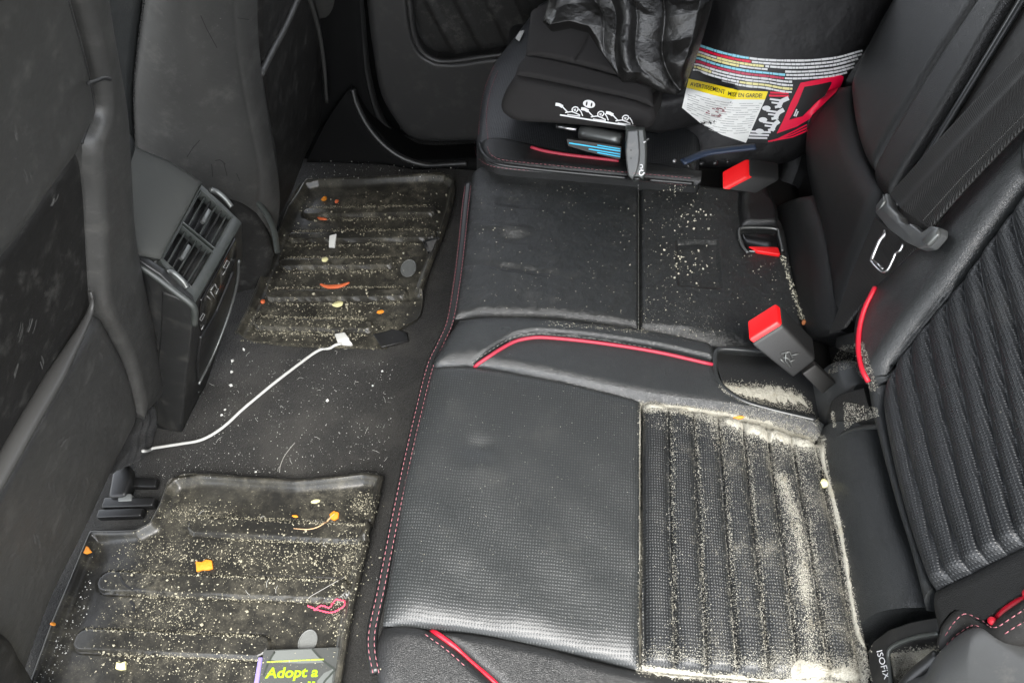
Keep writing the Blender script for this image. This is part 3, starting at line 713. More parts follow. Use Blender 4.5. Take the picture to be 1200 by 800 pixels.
# ================================================================== FAR DOOR AND SILL
dr = thing('rear_door', (-.35, 1.6, .0), 'closed far rear door, dark grey plastic trim with a recessed ribbed pocket', 'car door')
DOOR = Fr((0, 1.56, 0), (1, 0, 0), (0, 0, 1))          # looks towards the camera (-Y)
Pad('door_trim', DOOR, [(424, -60), (450, -60), (472, -60)], [(472, -60), (478, 0), (484, 40), (494, 60), (510, 70)], [(470, 150), (495, 115), (510, 70)], [(424, -60), (430, 0), (436, 50), (447, 110), (470, 150)],
    K['plastic_door'], dr, base=0, puff=.012, r=(0, .008, 0, .02), nu=50, nv=60, skirt=.05)
Pad('door_trim', DOOR, [(510, 70), (535, 71), (570, 66), (640, 58)], [(640, 58), (640, 165)], [(470, 150), (482, 160), (505, 165), (560, 165), (640, 165)], [(510, 70), (495, 115), (470, 150)], K['plastic_door'], dr,
    base=0, puff=.012, r=(.008, 0, .02, 0), nu=60, nv=50, skirt=.05)
Pad('door_pocket', DOOR, [(470, -60), (560, -60), (660, -60)], [(660, -60), (650, 75)], [(500, 76), (540, 74), (650, 72)], [(470, -60), (480, 20), (500, 76)], K['vinyl_dark'], dr, base=-.035, puff=.004, r=(0, 0, .02, .02),
    hf=lambda U, V, a, b, h: h + .006 * np.clip(np.sin((a + b * .35) * 95) - .35, 0, 1), nu=90, nv=40, skirt=.01)
tube('pocket_lip', [DOOR.w(*DOOR.ab(x, y, .010), .010) for x, y in crom([(474, -50), (479, 0), (485, 40), (495, 61), (512, 71), (535, 71), (570, 66), (640, 58)], 70)], .0065, K['plastic_door'], dr, 10)
prism('door_core', [DOOR.w(a, b, -.045) for a, b in ((-.75, -.15), (.8, -.15), (.8, .7), (-.75, .7))], (0, .05, 0), K['rubber'], dr, .01)
sl = thing('door_sill', (-.5, 1.47, 0), 'black far door sill and pillar trim with rubber weather seal under the door', 'door sill')
tube('weather_seal', [ony(x, y, 1.535) for x, y in crom([(414, -60), (422, 20), (430, 90), (446, 140), (475, 172), (505, 180), (560, 178), (640, 176)], 90)], .011, K['rubber'], sl, 10)
SIL = Fr((0, 1.46, 0), (1, 0, 0), (0, .25, 1))
Pad('sill_trim', SIL, [(412, 100), (420, 118), (436, 145), (470, 178), (500, 186), (560, 184), (640, 184)], [(640, 184), (640, 205)], [(360, 190), (400, 190), (450, 192), (490, 198), (530, 197), (640, 205)],
    [(412, 100), (385, 140), (360, 190)], K['black'], sl, base=0, puff=.016, r=(.035, 0, .014, 0), nu=90, nv=40, skirt=.08)
tube('sill_edge_highlight', [SIL.w(*SIL.ab(x, y, .012), .012) for x, y in crom([(413, 104), (418, 122), (430, 146), (448, 168), (470, 184), (496, 193), (520, 193), (548, 191)], 60)], .007, K['plastic'], sl, 10)  # lighter plastic tube on the bulge stands in for its highlight
Pad('pillar_trim', Fr((0, 1.52, 0), (1, 0, 0), (0, 0, 1)), [(330, -60), (416, -60)], [(416, -60), (422, 20), (428, 90), (440, 140)], [(330, 185), (400, 185), (440, 140)], [(330, -60), (330, 185)], K['black'], sl, base=0, puff=.004, nu=20, nv=30, skirt=.02)

# ================================================================== CHILD SEAT on the far cushion
cs = thing('child_seat', (.15, 1.25, .39), 'black child car seat with a multicoloured warning label on its side, on the far cushion', 'child seat')
f0, f1 = onz(600, 138, .425), onz(745, 152, .425)
FACE = Fr(f0, f1 - f0, (0, .22, .97))
ftop = [(604, 88), (640, 95), (700, 108), (740, 117), (766, 126)]
Pad('padded_cover_front', FACE, ftop, [(766, 126), (768, 138), (764, 148)], [(599, 139), (620, 142), (660, 144), (705, 148), (745, 153), (764, 148)], [(604, 88), (592, 108), (588, 126), (599, 139)],
    K['cloth'], cs, base=.0, puff=.012, r=(.01, .014, .012, .02), nu=90, nv=40, skirt=.10, surf=True)
qa, qb, qc = FACE.w(*FACE.ab(604, 88)), FACE.w(*FACE.ab(766, 126)), None
TOPF = Fr(qa, qb - qa, (0, .9, .42))
Pad('padded_cover_top', TOPF, [(616, 66), (650, 72), (700, 84), (764, 103)], [(764, 103), (766, 126)], ftop, [(616, 66), (608, 76), (604, 88)], K['cloth'], cs, base=.0, puff=.008, r=(.006, .01, .006, .02), nu=80, nv=24, skirt=.05)
Pad('padded_cover_top', TOPF, [(622, 16), (680, 0), (800, -20)], [(800, -20), (790, 60), (764, 103)], [(616, 66), (650, 72), (700, 84), (764, 103)], [(622, 16), (619, 40), (616, 66)], K['cloth'], cs, base=.0, puff=.012, r=(0, .01, .006, .03),
    hf=lambda U, V, a, b, h: h - .004 * np.exp(-((U - .47 + .1 * V) / .012) ** 2), nu=90, nv=50, skirt=.06)
prism('seat_base', [(-.13, 1.115, .44), (.05, 1.06, .44), (.33, 1.15, .44), (.34, 1.5, .44), (-.13, 1.5, .44)], (0, 0, -.065), K['shell'], cs, .012, surf=True)
# side shell carrying the label
SH = Fr(ony(800, 130, 1.12), (1, 0.02, 0), (0, .30, .95))
P_sh = Pad('side_shell', SH, [(838, -40), (930, -40), (1070, -40)], [(1070, -40), (1042, 20), (1012, 75), (978, 130), (950, 176)], [(764, 178), (800, 184), (880, 184), (950, 176)],
    [(838, -40), (826, 20), (813, 70), (798, 125), (764, 178)], K['shell'], cs, base=-.03, puff=.02, r=(0, .04, .03, .025), hf=lambda U, V, a, b, h: h + .05 * (1 - np.abs(2 * U - 1) ** 3.2), nu=70, nv=70, skirt=.14)
Pad('shell_lip', SH, [(740, 140), (770, 128), (796, 128)], [(796, 128), (800, 150), (795, 180)], [(745, 180), (795, 180)], [(740, 140), (738, 160), (745, 180)], K['shell'], cs, base=-.02, puff=.02, r=(.02, 0, .01, .01), nu=30, nv=30, skirt=.05)
build_bvh()
# support tube and strap under the front of the cover
def lifted(pix, lift): return [on(x, y, lift)[0] for x, y in pix]
tA, tB = onz(652, 148, .415), onz(676, 152, .415)
tube('support_tube', [tA, (tA + tB) / 2, tB], .0035, K['chrome'], cs, 10)
tA, tB = onz(680, 155, .41), onz(728, 164, .41)
tube('support_tube', [tA + (tB - tA) * t for t in np.linspace(0, 1, 6)], [.010, .0115, .0115, .0115, .0115, .011], K['satin'], cs, 16)
TG = Fr(onz(740, 180, .415), (1, -.1, 0), (0, .45, .9))
Pad('hanging_strap', TG, [(733, 148), (755, 150)], [(755, 150), (758, 175), (757, 200), (754, 211)], [(738, 208), (744, 213), (754, 211)], [(733, 148), (733, 175), (735, 198), (738, 208)], K['plastic_soft'], cs, base=.012, puff=.004, r=(.004,) * 4, nu=24, nv=40, skirt=.008)
Pad('strap_end', TG, [(735, 152), (748, 151)], [(748, 151), (750, 180), (747, 200), (741, 211)], [(736, 206), (741, 211)], [(735, 152), (733, 180), (736, 206)], K['plastic_grey'], cs, base=.018, puff=.003, r=(.003,) * 4, nu=20, nv=40, skirt=.004)
SB = Fr(onz(690, 172, .41), (1, -.1, 0), (0, .3, .95))
Pad('blue_sticker', SB, [(664, 163), (695, 167), (728, 172)], [(728, 172), (727, 185)], [(666, 171), (690, 178), (727, 187)], [(664, 163), (666, 171)], K['ink'], cs, base=.004, puff=.0005, r=(0,) * 4, nu=20, nv=10, skirt=.01)
tube('navy_strap', [onz(x, y, .43) for x, y in crom([(800, 190), (825, 180), (850, 176), (885, 172)], 30)], .0065, K['navy'], cs, 10, .5)
for i, (x, y) in enumerate([(812, 186), (790, 190), (806, 195), (822, 193), (838, 192), (852, 190)]):
    V, F = lump(onz(x, y, .425), (0, 0, 1), .004, .003, .003, i, i); link('rivet', V, F, K['chrome'] if i < 2 else K['steel_dark'], cs)
build_bvh()
# ---- printing, laid on the real surfaces
def pq(pix, lift): return [on(x, y, lift)[0] for x, y in pix]
def gridfill(name, top, bot, mat, parent, lift=.0008, n=40, m=12, sharp=True):
    T, B = crom(top, n, sharp), crom(bot, n, sharp); V = []; F = []
    for j in range(m):
        for i in range(n):
            x, y = T[i] + (B[i] - T[i]) * j / (m - 1); V.append(on(x, y, lift)[0])
    for j in range(m - 1):
        for i in range(n - 1): F.append([j * n + i, (j + 1) * n + i, (j + 1) * n + i + 1, j * n + i + 1])
    return link(name, V, F, mat, parent)
def stroke_vf(pix, wd, lift=.001, n=None, sharp=True):
    P = crom(pix, n or max(3, int(sum(math.dist(a, b) for a, b in zip(pix[:-1], pix[1:])) / 3) + 2), sharp)
    T = np.gradient(P, axis=0); T /= np.linalg.norm(T, axis=1)[:, None] + 1e-9
    N_ = np.stack([-T[:, 1], T[:, 0]], 1) * wd / 2; V = []; F = []
    for p, q in zip(P, N_):
        a, b = on(*(p + q), lift)[0], on(*(p - q), lift)[0]
        if a is None or b is None: return [], []
        V += [a, b]
    for i in range(len(P) - 1): F.append([2 * i, 2 * i + 1, 2 * i + 3, 2 * i + 2])
    return V, F
def blob_vf(cx, cy, rx, ry, ang=0, lift=.001, n=16):
    c = on(cx, cy, lift)[0]; V = [c]; F = []
    for k in range(n):
        t = 2 * math.pi * k / n; x, y = rx * math.cos(t), ry * math.sin(t)
        V.append(on(cx + x * math.cos(ang) - y * math.sin(ang), cy + x * math.sin(ang) + y * math.cos(ang), lift)[0])
    for k in range(n): F.append([0, 1 + k, 1 + (k + 1) % n])
    return V, F
def words(curve, x0, x1, hgt, rr, lift=.0012):        # a line of print too small to read: word-length dashes along a curve
    c = crom(curve, 200); out = []; x = x0
    while x < x1 - .6:
        L = min(rr.uniform(2.5, 9), x1 - x)
        ys = np.interp([x, x + L / 2, x + L], c[:, 0], c[:, 1])
        out.append(stroke_vf([(x, ys[0]), (x + L / 2, ys[1]), (x + L, ys[2])], hgt * rr.uniform(.8, 1.05), lift, 3)); x += L + rr.uniform(.25, .55)
    return out
rr = random.Random(5)
def c3(x, y): return (780 + x / 5, 40 + y / 5)
toprow = [(205, 68), (300, 100), (400, 125), (500, 142), (600, 152), (720, 155), (850, 153), (1000, 137), (1150, 95)]
rows = [  # (offset down, [(from, to, colour)...])
    (0, [(205, 390, 'cyan'), (392, 488, 'cyan'), (492, 1150, 'printwhite')]), (19, [(202, 502, 'magenta'), (506, 1146, 'printwhite')]),
    (37, [(196, 300, 'printwhite'), (303, 580, 'cream'), (584, 606, 'printwhite'), (612, 1125, 'printwhite')]), (54, [(190, 430, 'cream'), (434, 600, 'printwhite')]),
    (58, [(700, 1105, 'printwhite')]), (75, [(184, 700, 'cyan'), (706, 1100, 'printwhite')]), (93, [(180, 440, 'dullred'), (444, 692, 'dullred'), (698, 1060, 'printwhite')]),
    (110, [(172, 740, 'printwhite')]), (128, [(165, 270, 'cream'), (273, 745, 'printwhite')]), (146, [(160, 430, 'printwhite'), (434, 742, 'cream')]), (163, [(330, 740, 'printwhite')])]
lab = gridfill('warning_label', [c3(200, 58), c3(300, 92), c3(400, 115), c3(600, 143), c3(850, 145), c3(1000, 128), c3(1155, 86)], [c3(95, 425), c3(200, 515), c3(330, 585), c3(470, 632), c3(600, 640), c3(760, 610), c3(840, 560)], K['ink'], cs, .0004, 60, 30)
mats_w = {}; creams = []
for off, segs in rows:
    for a, b, m in segs:
        cur = [c3(x - off * .1, y + off * (1 + (.0 if x < 700 else .12))) for x, y in toprow]
        (creams.append if m == 'cream' else mats_w.setdefault(m, []).extend)(words(cur, 780 + a / 5, 780 + b / 5, 2.9 if m != 'printwhite' else 2.5, rr))
band_t = [c3(135, 265), c3(300, 302), c3(420, 328), c3(600, 336)]; band_b = [c3(122, 318), c3(280, 358), c3(400, 383), c3(582, 384)]
def pr(name, vf, m): V, F = vf; o = link(name, V, F, K[m]); return reparent(o, lab)
pr_ = gridfill('warning_band', band_t, band_b, K['yellow'], None, .0010, 40, 6); reparent(pr_, lab)
pp = gridfill('paper_panel', band_b, [c3(95, 430), c3(200, 518), c3(330, 590), c3(470, 636)], K['paper'], None, .0009, 40, 20); reparent(pp, lab)
def decal_text(body, size, org, ax, ay, lift, curve=None, shear=0, offset=0):
    V, F = text_vf(body, size, shear, offset, 0); out = []
    for v in V:
        x = org[0] + ax[0] * v.x + ay[0] * v.y; y = org[1] + ax[1] * v.x + ay[1] * v.y
        if curve is not None: y = np.interp(x, curve[:, 0], curve[:, 1]) + ay[1] * v.y
        out.append(on(x, y, lift)[0])
    return out, F
cv = crom([c3(130, 305), c3(300, 341), c3(420, 366), c3(600, 372)], 100)
V, F = decal_text('AVERTISSEMENT  MISE EN GARDE!', 1, (808.5, 100), (5.55, 0), (.9, -6.6), .0016, cv, 0, .015)
pr('warning_text', (V, F), 'ink')
fine = []
for kk in range(14):
    k = kk / 2; cur = [c3(120 - k * 3, 345 + k * 22), c3(280 - k * 3, 385 + k * 27), c3(400, 405 + k * 27), c3(570, 405 + k * 24)]
    fine += words(cur, 780 + (130 - k * 2 + max(0, k - 4) * 55) / 5, 780 + (565 - k * 12) / 5, .7, rr, .0014)
pr('fine_print', join_vf([f for i, f in enumerate(fine) if i % 4 != 0]), 'finegrey')
sm = []
for k in range(16):
    x, y = rr.uniform(225, 350), rr.uniform(425, 480); sm.append(stroke_vf([c3(x, y), c3(x + rr.uniform(10, 30), y + rr.uniform(4, 9))], 1.1, .0015))
pr('red_fine_print', join_vf(sm), 'thread')
for m, items in mats_w.items(): pr({'cyan': 'blue_text', 'magenta': 'red_text', 'dullred': 'red_text', 'cream': 'yellow_text'}.get(m, 'white_text') + '_lines', join_vf([i for i in items if i[0]]), m)
for c_ in creams: pr('yellow_text_line', join_vf([i for i in c_ if i[0]]), 'cream')
ro = [c3(*p) for p in [(790, 285), (900, 264), (1020, 238), (1042, 250), (1030, 290), (1000, 345), (935, 408), (850, 490), (770, 540), (650, 582), (690, 500), (735, 395), (790, 285)]]
ri = [c3(*p) for p in [(812, 308), (890, 295), (965, 278), (972, 284), (965, 300), (930, 362), (890, 390), (800, 482), (780, 486), (722, 502), (745, 460), (775, 400), (812, 308)]]
a_, b_ = crom(ro, 90, True), crom(ri, 90, True); V = []; F = []
a_ = np.vstack([crom(ro[i:i + 2], 9, True)[:-1] for i in range(12)] + [[ro[-1]]]); b_ = np.vstack([crom(ri[i:i + 2], 9, True)[:-1] for i in range(12)] + [[ri[-1]]])
n = len(a_)
for p in a_: V.append(on(*p, .0012)[0])
for p in (a_ + b_) / 2: V.append(on(*p, .0012)[0])
for p in b_: V.append(on(*p, .0012)[0])
for i in range(n - 1): F += [[i, i + 1, n + i + 1, n + i], [n + i, n + i + 1, 2 * n + i + 1, 2 * n + i]]
pr('red_frame', (V, F), 'magenta')
rd = [stroke_vf([c3(612, 343), c3(720, 346)], 2.2), stroke_vf([c3(606, 360), c3(722, 362)], 2.2)]
for k in range(3): rd.append(stroke_vf([c3(600 + k * 18, 628 - k * 2), c3(740, 602 - k * 14), c3(834 - k * 4, 562 - k * 16)], 1.6))
for r_ in rd:
    if r_[0]: pr('red_line', r_, 'magenta')
ic = []
for k, (x, y) in enumerate([(640, 410), (620, 478), (600, 545)]):
    ic += [blob_vf(*c3(x - 50, y + 24), 5, 3), stroke_vf([c3(x - 30, y - 30), c3(x + 30, y - 22)], 2.2), stroke_vf([c3(x - 20, y - 10), c3(x + 25, y - 4)], 2),
           stroke_vf([c3(x + 20, y + 20), c3(x + 40, y - 18), c3(x + 80 - k * 8, y - 36)], 5), stroke_vf([c3(x, y + 18), c3(x + 40, y + 10)], 3)]
for k in range(3): ic.append(stroke_vf([c3(500 - k * 8, 570 + k * 18), c3(615 - k * 10, 575 + k * 17)], 2.2))
ic.append(stroke_vf([c3(752, 480), c3(768, 440)], 1.6)); ic.append(stroke_vf([c3(762, 482), c3(776, 452)], 1.4))
pr('pictograms', join_vf([r_ for r_ in ic if r_[0]]), 'printwhite')
# reclining-position pictograms on the cover front
def c4(x, y): return (640 + x / 10, 110 + y / 10)
st = [stroke_vf([c4(165, 245), c4(500, 300), c4(1050, 382)], 1.7), blob_vf(*c4(505, 118), 7.2, 4.6, .2)]
for ox, oy in ((0, 0), (300, 52), (590, 98)):
    def s(x, y): return c4(x + ox, y + oy)
    st += [stroke_vf([s(112, 120), s(155, 126), s(196, 150)], 3.6), stroke_vf([s(190, 145), s(238, 198), s(262, 216)], 1.3), stroke_vf([s(225, 218), s(300, 206), s(345, 222), s(400, 250)], 1.3),
           stroke_vf([s(250, 240), s(400, 262)], 1.0), stroke_vf([s(312, 205), s(306, 178), s(325, 157), s(350, 152), s(376, 165), s(372, 192), s(352, 212)], 1.3, .001, 14, False),
           stroke_vf([s(325, 185), s(352, 180)], 1.2), stroke_vf([s(330, 198), s(350, 194)], 1.0), stroke_vf([s(388, 178), s(412, 210), s(430, 258)], 1.2)]
V, F = join_vf([x for x in st if x[0]]); link('recline_pictograms', V, F, K['printwhite'], cs)
sk = [blob_vf(*c4(478, 112), 1.0, 2.6, .2, .0016), blob_vf(*c4(535, 124), 1.0, 2.6, .2, .0016)]
V, F = join_vf(sk); link('pictogram_centres', V, F, K['ink'], cs)
bl = [stroke_vf([(667, 167.5), (690, 171), (727, 177)], 1.5, .001), stroke_vf([(700, 170), (727, 174.5)], 1.4, .001), stroke_vf([(690, 174.5), (727, 180.5)], 1.4, .001), stroke_vf([(700, 178.5), (727, 183.5)], 1.3, .001)]
V, F = join_vf([x for x in bl if x[0]]); link('blue_text', V, F, K['blue'], cs)
mk = [stroke_vf([(754, 167), (758, 165), (760, 163)], 1.6, .001), stroke_vf([(750, 193), (753, 193), (753, 197), (750, 197)], 1.1, .001), stroke_vf([(754, 200), (750, 199), (749, 204), (752, 206), (755, 202)], 1.3, .001)]
V, F = join_vf([x for x in mk if x[0]])
if V: link('strap_mark', V, F, K['printwhite'], cs)
V, F = join_vf([blob_vf(739.5, 176, .9, .9, 0, .001), blob_vf(739.5, 185.5, .9, .9, 0, .001)]); link('strap_holes', V, F, K['ink'], cs)

# ================================================================== CRUMPLED BAG draped on the child seat
bo_ = on(730, 97, .02)[0]
BG = Fr(bo_, (1, -.04, 0), (0, .55, .84))
brg = np.random.default_rng(11)
fl = [(brg.uniform(-.5, .5), brg.uniform(5, 12), brg.uniform(0, 1), brg.uniform(.008, .022)) for _ in range(6)] + [(brg.uniform(.8, 2.3), brg.uniform(10, 24), brg.uniform(0, 1), brg.uniform(.003, .008)) for _ in range(5)]
def crumple(U, V, a, b, h):
    wa = a + .012 * np.sin(b * 40 + 1) + .006 * np.sin(a * 90); wb = b + .014 * np.sin(a * 37)
    z = .022 * np.abs(np.sin(wa * 34 + 1.6 * np.sin(wb * 11) + .4)) ** .75 + .012 * np.abs(np.sin((wa * .85 + wb * .55) * 46 + np.sin(wa * 30))) ** .8
    for th, fq, ph, am in fl[6:]: z += .8 * am * np.abs(((wa * math.cos(th) + wb * math.sin(th)) * fq + ph) % 1 - .5) * 2
    edge = np.clip(np.minimum(np.minimum(U, 1 - U), 1 - V) / .08, 0, 1)
    return h + (z - .02) * edge + .012 * np.sin(np.clip(U, 0, 1) * math.pi)
bag = Pad('garbage_bag', BG, [(626, -45), (720, -45), (845, -45)], [(845, -45), (832, 15), (818, 62), (802, 104)], [(636, 26), (646, 37), (668, 33), (690, 39), (702, 58), (718, 80), (730, 97), (748, 96), (775, 109), (793, 112), (802, 104)],
    [(626, -45), (642, -8), (636, 26)], K['bag'], None, base=.004, puff=.006, r=(0, .01, .01, .01), hf=crumple, nu=170, nv=140, skirt=.02, sharp=(0, 0, 1, 0))
tag(bag.ob, 'crumpled shiny black plastic bag draped over the child seat', 'bag')

# ================================================================== FLOOR MATS
def capsules(lines):
    return [(onz(x0, y0, .005)[:2], onz(x1, y1, .005)[:2], hw) for x0, y0, x1, y1, hw in lines]
def mat_hf(edge_pix, bars, lip, flat_edges=()):
    E_ = np.array([onz(x, y, 0)[:2] for x, y in edge_pix]); B_ = capsules(bars)
    def f(U, V, a, b, h):
        P = np.stack([a, b], 1); d = dist_to(E_, P)
        z = lip * 1.25 * np.exp(-((d - .006) / .007) ** 2) + lip * .7 * np.clip(1 - d / .045, 0, 1) ** 1.5
        for p, q, hw in B_:
            dd = dist_to(np.array([p, q]), P); t = np.clip((hw - dd) / .0018 + .5, 0, 1)
            z += .0095 * t * t * (3 - 2 * t) - .0032 * np.exp(-((dd - hw - .0022) / .0018) ** 2)
        return h * 0 + .003 + z + .0006 * np.sin(a * 60) * np.sin(b * 45)
    return f
nt_ = [(112, 626), (140, 626), (166, 625), (181, 617), (192, 596), (199, 577), (210, 565), (240, 560), (300, 564), (350, 567), (400, 563), (430, 559), (452, 563)]
nl = [(112, 626), (92, 674), (66, 738), (26, 850)]; nr = [(452, 563), (441, 612), (427, 672), (413, 738), (396, 850)]
MB1 = [(232, 616, 428, 626, .0155), (128, 682, 398, 692, .0165), (100, 750, 305, 758, .016), (70, 826, 300, 832, .016)]
matn = Pad('floor_mat', FLOOR, nt_, nr, [(26, 850), (396, 850)], nl, K['mat_near'], None, base=0, puff=.0, r=(0,) * 4, hf=mat_hf(nl[::-1] + nt_ + nr, MB1, .011), nu=200, nv=170, skirt=.006)
ft = [(352, 233), (358, 222), (376, 217), (430, 215), (500, 211), (525, 212), (536, 220)]
fr2 = [(536, 220), (531, 250), (518, 290), (507, 318), (498, 345), (491, 372), (470, 386), (452, 408)]
fl_ = [(352, 233), (340, 250), (322, 296), (305, 340), (292, 372), (279, 396)]; fb = [(279, 396), (320, 403), (380, 407), (452, 408)]
MB2 = [(362, 250, 505, 248, .0125), (345, 279, 505, 277, .0125), (334, 310, 455, 309, .0125), (320, 347, 470, 345, .0125), (306, 380, 430, 383, .0125)]
matf = Pad('floor_mat', FLOOR, ft, fr2, fb, fl_, K['mat'], None, base=0, puff=0, r=(0,) * 4, hf=mat_hf(fl_[::-1] + ft + fr2[:5], MB2, .012), nu=170, nv=170, skirt=.006)
tag(matn.ob, 'near ribbed black rubber floor mat with raised lip, sprinkled with crumbs, under the booklet', 'floor mat', 'rubber floor mats')
tag(matf.ob, 'far ribbed rubber floor mat with oval grey badge, beside the far door', 'floor mat', 'rubber floor mats')
# slots and clips of the mats, and the oval badges
build_bvh()
def badge(cx, cy, rx, ry, ang, par):
    c, n = on(cx, cy, .0015); V, F = blob_vf(cx, cy, rx, ry, ang, .002, 28); b = link('badge', V, F, K['badge'], None); reparent(b, par)
    ring = np.array([on(cx + rx * .97 * math.cos(t) * math.cos(ang) - ry * .97 * math.sin(t) * math.sin(ang), cy + rx * .97 * math.cos(t) * math.sin(ang) + ry * .97 * math.sin(t) * math.cos(ang), .002)[0] for t in np.linspace(0, 2 * math.pi, 40)])
    V, F = tube_vf(ring, .0012, 6); r_ = link('badge_rim', V, F, K['badge'], None); reparent(r_, b)
badge(479, 315, 8.5, 10.5, .5, matf.ob); badge(361, 752, 10, 15, .45, matn.ob)
tri = [(496, 286), (514, 280), (516, 292), (503, 299)]
prism('mat_clip', [on(x, y, .004)[0] for x, y in tri], (0, 0, .006), K['rubber'], None, .002).parent = matf.ob
prism('mat_clip', [on(x, y, .003)[0] for x, y in [(438, 394), (462, 388), (478, 392), (480, 402), (448, 407)]], (0, 0, .005), K['rubber'], None, .002).parent = matf.ob
V, F = stroke_vf([(137, 668), (141, 676), (148, 686), (160, 691), (172, 692)], 3.2, .0012, 20, False); reparent(link('worn_mark', V, F, K['ink'], None), matn.ob)
V, F = stroke_vf([(153, 704), (157, 709), (157, 716)], 3.6, .0012, 12, False); reparent(link('worn_mark', V, F, K['ink'], None), matn.ob)

# ================================================================== SEAT RAIL under the near front seat
rl = thing('seat_rail', onz(150, 590, 0), 'black metal seat rail end bolted to the carpet beside the near mat', 'seat rail')
def floorbox(name, pix, z0, z1, m, par, bev=.003): return prism(name, [onz(x, y, z1) for x, y in pix], (0, 0, z0 - z1), m, par, bev)
floorbox('rail_bar', [(122, 582), (182, 582), (178, 592), (118, 594)], .0, .018, K['steel_dark'], rl)
floorbox('rail_bar', [(115, 596), (168, 594), (164, 604), (112, 606)], .0, .016, K['steel_dark'], rl)
floorbox('rail_bar', [(142, 558), (184, 560), (182, 570), (140, 570)], .0, .013, K['steel_dark'], rl)
floorbox('rail_bracket', [(132, 546), (150, 542), (154, 560), (146, 580), (126, 582)], .0, .026, K['rubber'], rl, .006)
floorbox('rail_plate', [(138, 578), (154, 578), (154, 586), (138, 587)], .0, .02, K['badge'], rl, .002)

# ================================================================== BUCKLES, BELT
def out3(pix_h): return [onz(x, y, z) for x, y, z in pix_h]
bw = Pad('buckle_well', CUSH, [(836, 406), (880, 410), (940, 412)], [(940, 412), (965, 470)], [(846, 452), (872, 470), (910, 482), (965, 494)], [(836, 406), (838, 425), (846, 452)], K['leather_dark'], rs, base=-.022, puff=.004, r=(0,) * 4, nu=40, nv=40, skirt=.02)
tube('well_rim', [CUSH.w(*CUSH.ab(x, y, .012), .012) for x, y in crom([(936, 411), (890, 411), (846, 409), (838, 416), (839, 440), (850, 456), (872, 470), (905, 480), (955, 492)], 80)], .0035, K['leather'], rs, 8)
def buckle(label, quad, e, btn_quad, strap, strap_w):
    t = thing('seat_belt_buckle', np.mean(quad, 0), label, 'belt buckle', 'rear seat belt buckles')
    prism('body', quad, e, K['buckle_black'], t, .004, 4)
    prism('release_button', btn_quad[0], btn_quad[1], K['red'], t, .0025, 3)
    if strap is not None: prism('stalk', strap, (0, .012, -.006), K['web'], t, .002)
    return t
Q = out3([(880, 404, .392), (917, 381, .410), (957, 422, .366), (930, 444, .350)])
E_ = np.array([0, .032, .004]); ax = (Q[3] - Q[0]); ax /= np.linalg.norm(ax); wv = (Q[1] - Q[0])
bt = [Q[0] + wv * .04 - ax * .002 + E_ * .07, Q[1] - wv * .04 - ax * .002 + E_ * .07, Q[1] - wv * .04 - ax * .002 + E_ * .93, Q[0] + wv * .04 - ax * .002 + E_ * .93]
st_ = out3([(940, 438, .352), (956, 427, .358), (980, 449, .33), (964, 462, .325)])
b1 = buckle('black seat belt buckle with red button standing up from the sandy seat pocket', Q, E_, (bt, ax * .012 - 0), st_, 0)
for o in b1.children:
    if o.name.startswith('release'): o.location = Vector(-ax * .004)
# moulded emblem on the buckle face
nrm = np.cross(Q[1] - Q[0], Q[3] - Q[0]); nrm /= np.linalg.norm(nrm)
if nrm.dot(CAM - Q[0]) < 0: nrm = -nrm
BF = Fr(Q[0], Q[1] - Q[0], Q[3] - Q[0])
em = []
for p in [[(915, 414), (925, 412), (929, 420)], [(917, 418), (924, 420), (928, 428)], [(921, 412), (920, 422), (926, 430)], [(914, 420), (920, 426)], [(928, 416), (936, 414)], [(925, 424), (931, 421)]]:
    r_ = [BF.w(*BF.ab(x, y)) + nrm * .0006 for x, y in p]; em.append(tube_vf(r_ if len(r_) > 2 else [r_[0], (r_[0] + r_[1]) / 2, r_[1]], .0009, 5))
V, F = join_vf(em); link('embossed_mark', V, F, K['satin'], b1)
Q = out3([(848, 223, .362), (878, 207, .372), (914, 212, .356), (886, 228, .346)]); E_ = np.array([0, .028, .014]); ax = Q[3] - Q[0]; ax /= np.linalg.norm(ax); wv = Q[1] - Q[0]
bt = [Q[0] + wv * .03 - ax * .004, Q[1] - wv * .03 - ax * .004, Q[1] - wv * .03 - ax * .004 + E_ * .95, Q[0] + wv * .03 - ax * .004 + E_ * .95]
buckle('black buckle with red button lying below the child seat label', Q, E_, (bt, ax * .012), None, 0)
# stowed centre buckle: face down in its recess, only the end shows
t3 = thing('seat_belt_buckle', onz(892, 285, .33), 'black buckle tucked flat in the centre seat slot, only its red edge showing', 'belt buckle', 'rear seat belt buckles')
P1 = [CUSH.w(*CUSH.ab(x, y, .008), .008) for x, y in [(868, 272), (909, 272), (916, 297), (876, 294)]]
prism('body', P1, CUSH.n * -.02, K['gloss'], t3, .004)
prism('release_button', [CUSH.w(*CUSH.ab(x, y, .0105), .0105) for x, y in [(877, 288), (912, 289), (915, 298), (888, 294)]], CUSH.n * -.012, K['red'], t3, .002)
V, F = tube_vf([CUSH.w(*CUSH.ab(x, y, .011), .011) for x, y in crom([(876, 296), (869, 286), (866, 272), (872, 267), (908, 268), (913, 276), (917, 294)], 60)], .0022, 6); link('slot_rim', V, F, K['satin'], t3)
Pad('strap_tab', CUSH, [(866, 226), (880, 219), (896, 222), (906, 236)], [(906, 236), (911, 252), (911, 267)], [(868, 267), (890, 268), (911, 267)], [(866, 226), (865, 246), (868, 267)], K['leather_dark'], t3, base=.006, puff=.014, r=(.02, .012, .008, .014), nu=40, nv=40, skirt=.03)
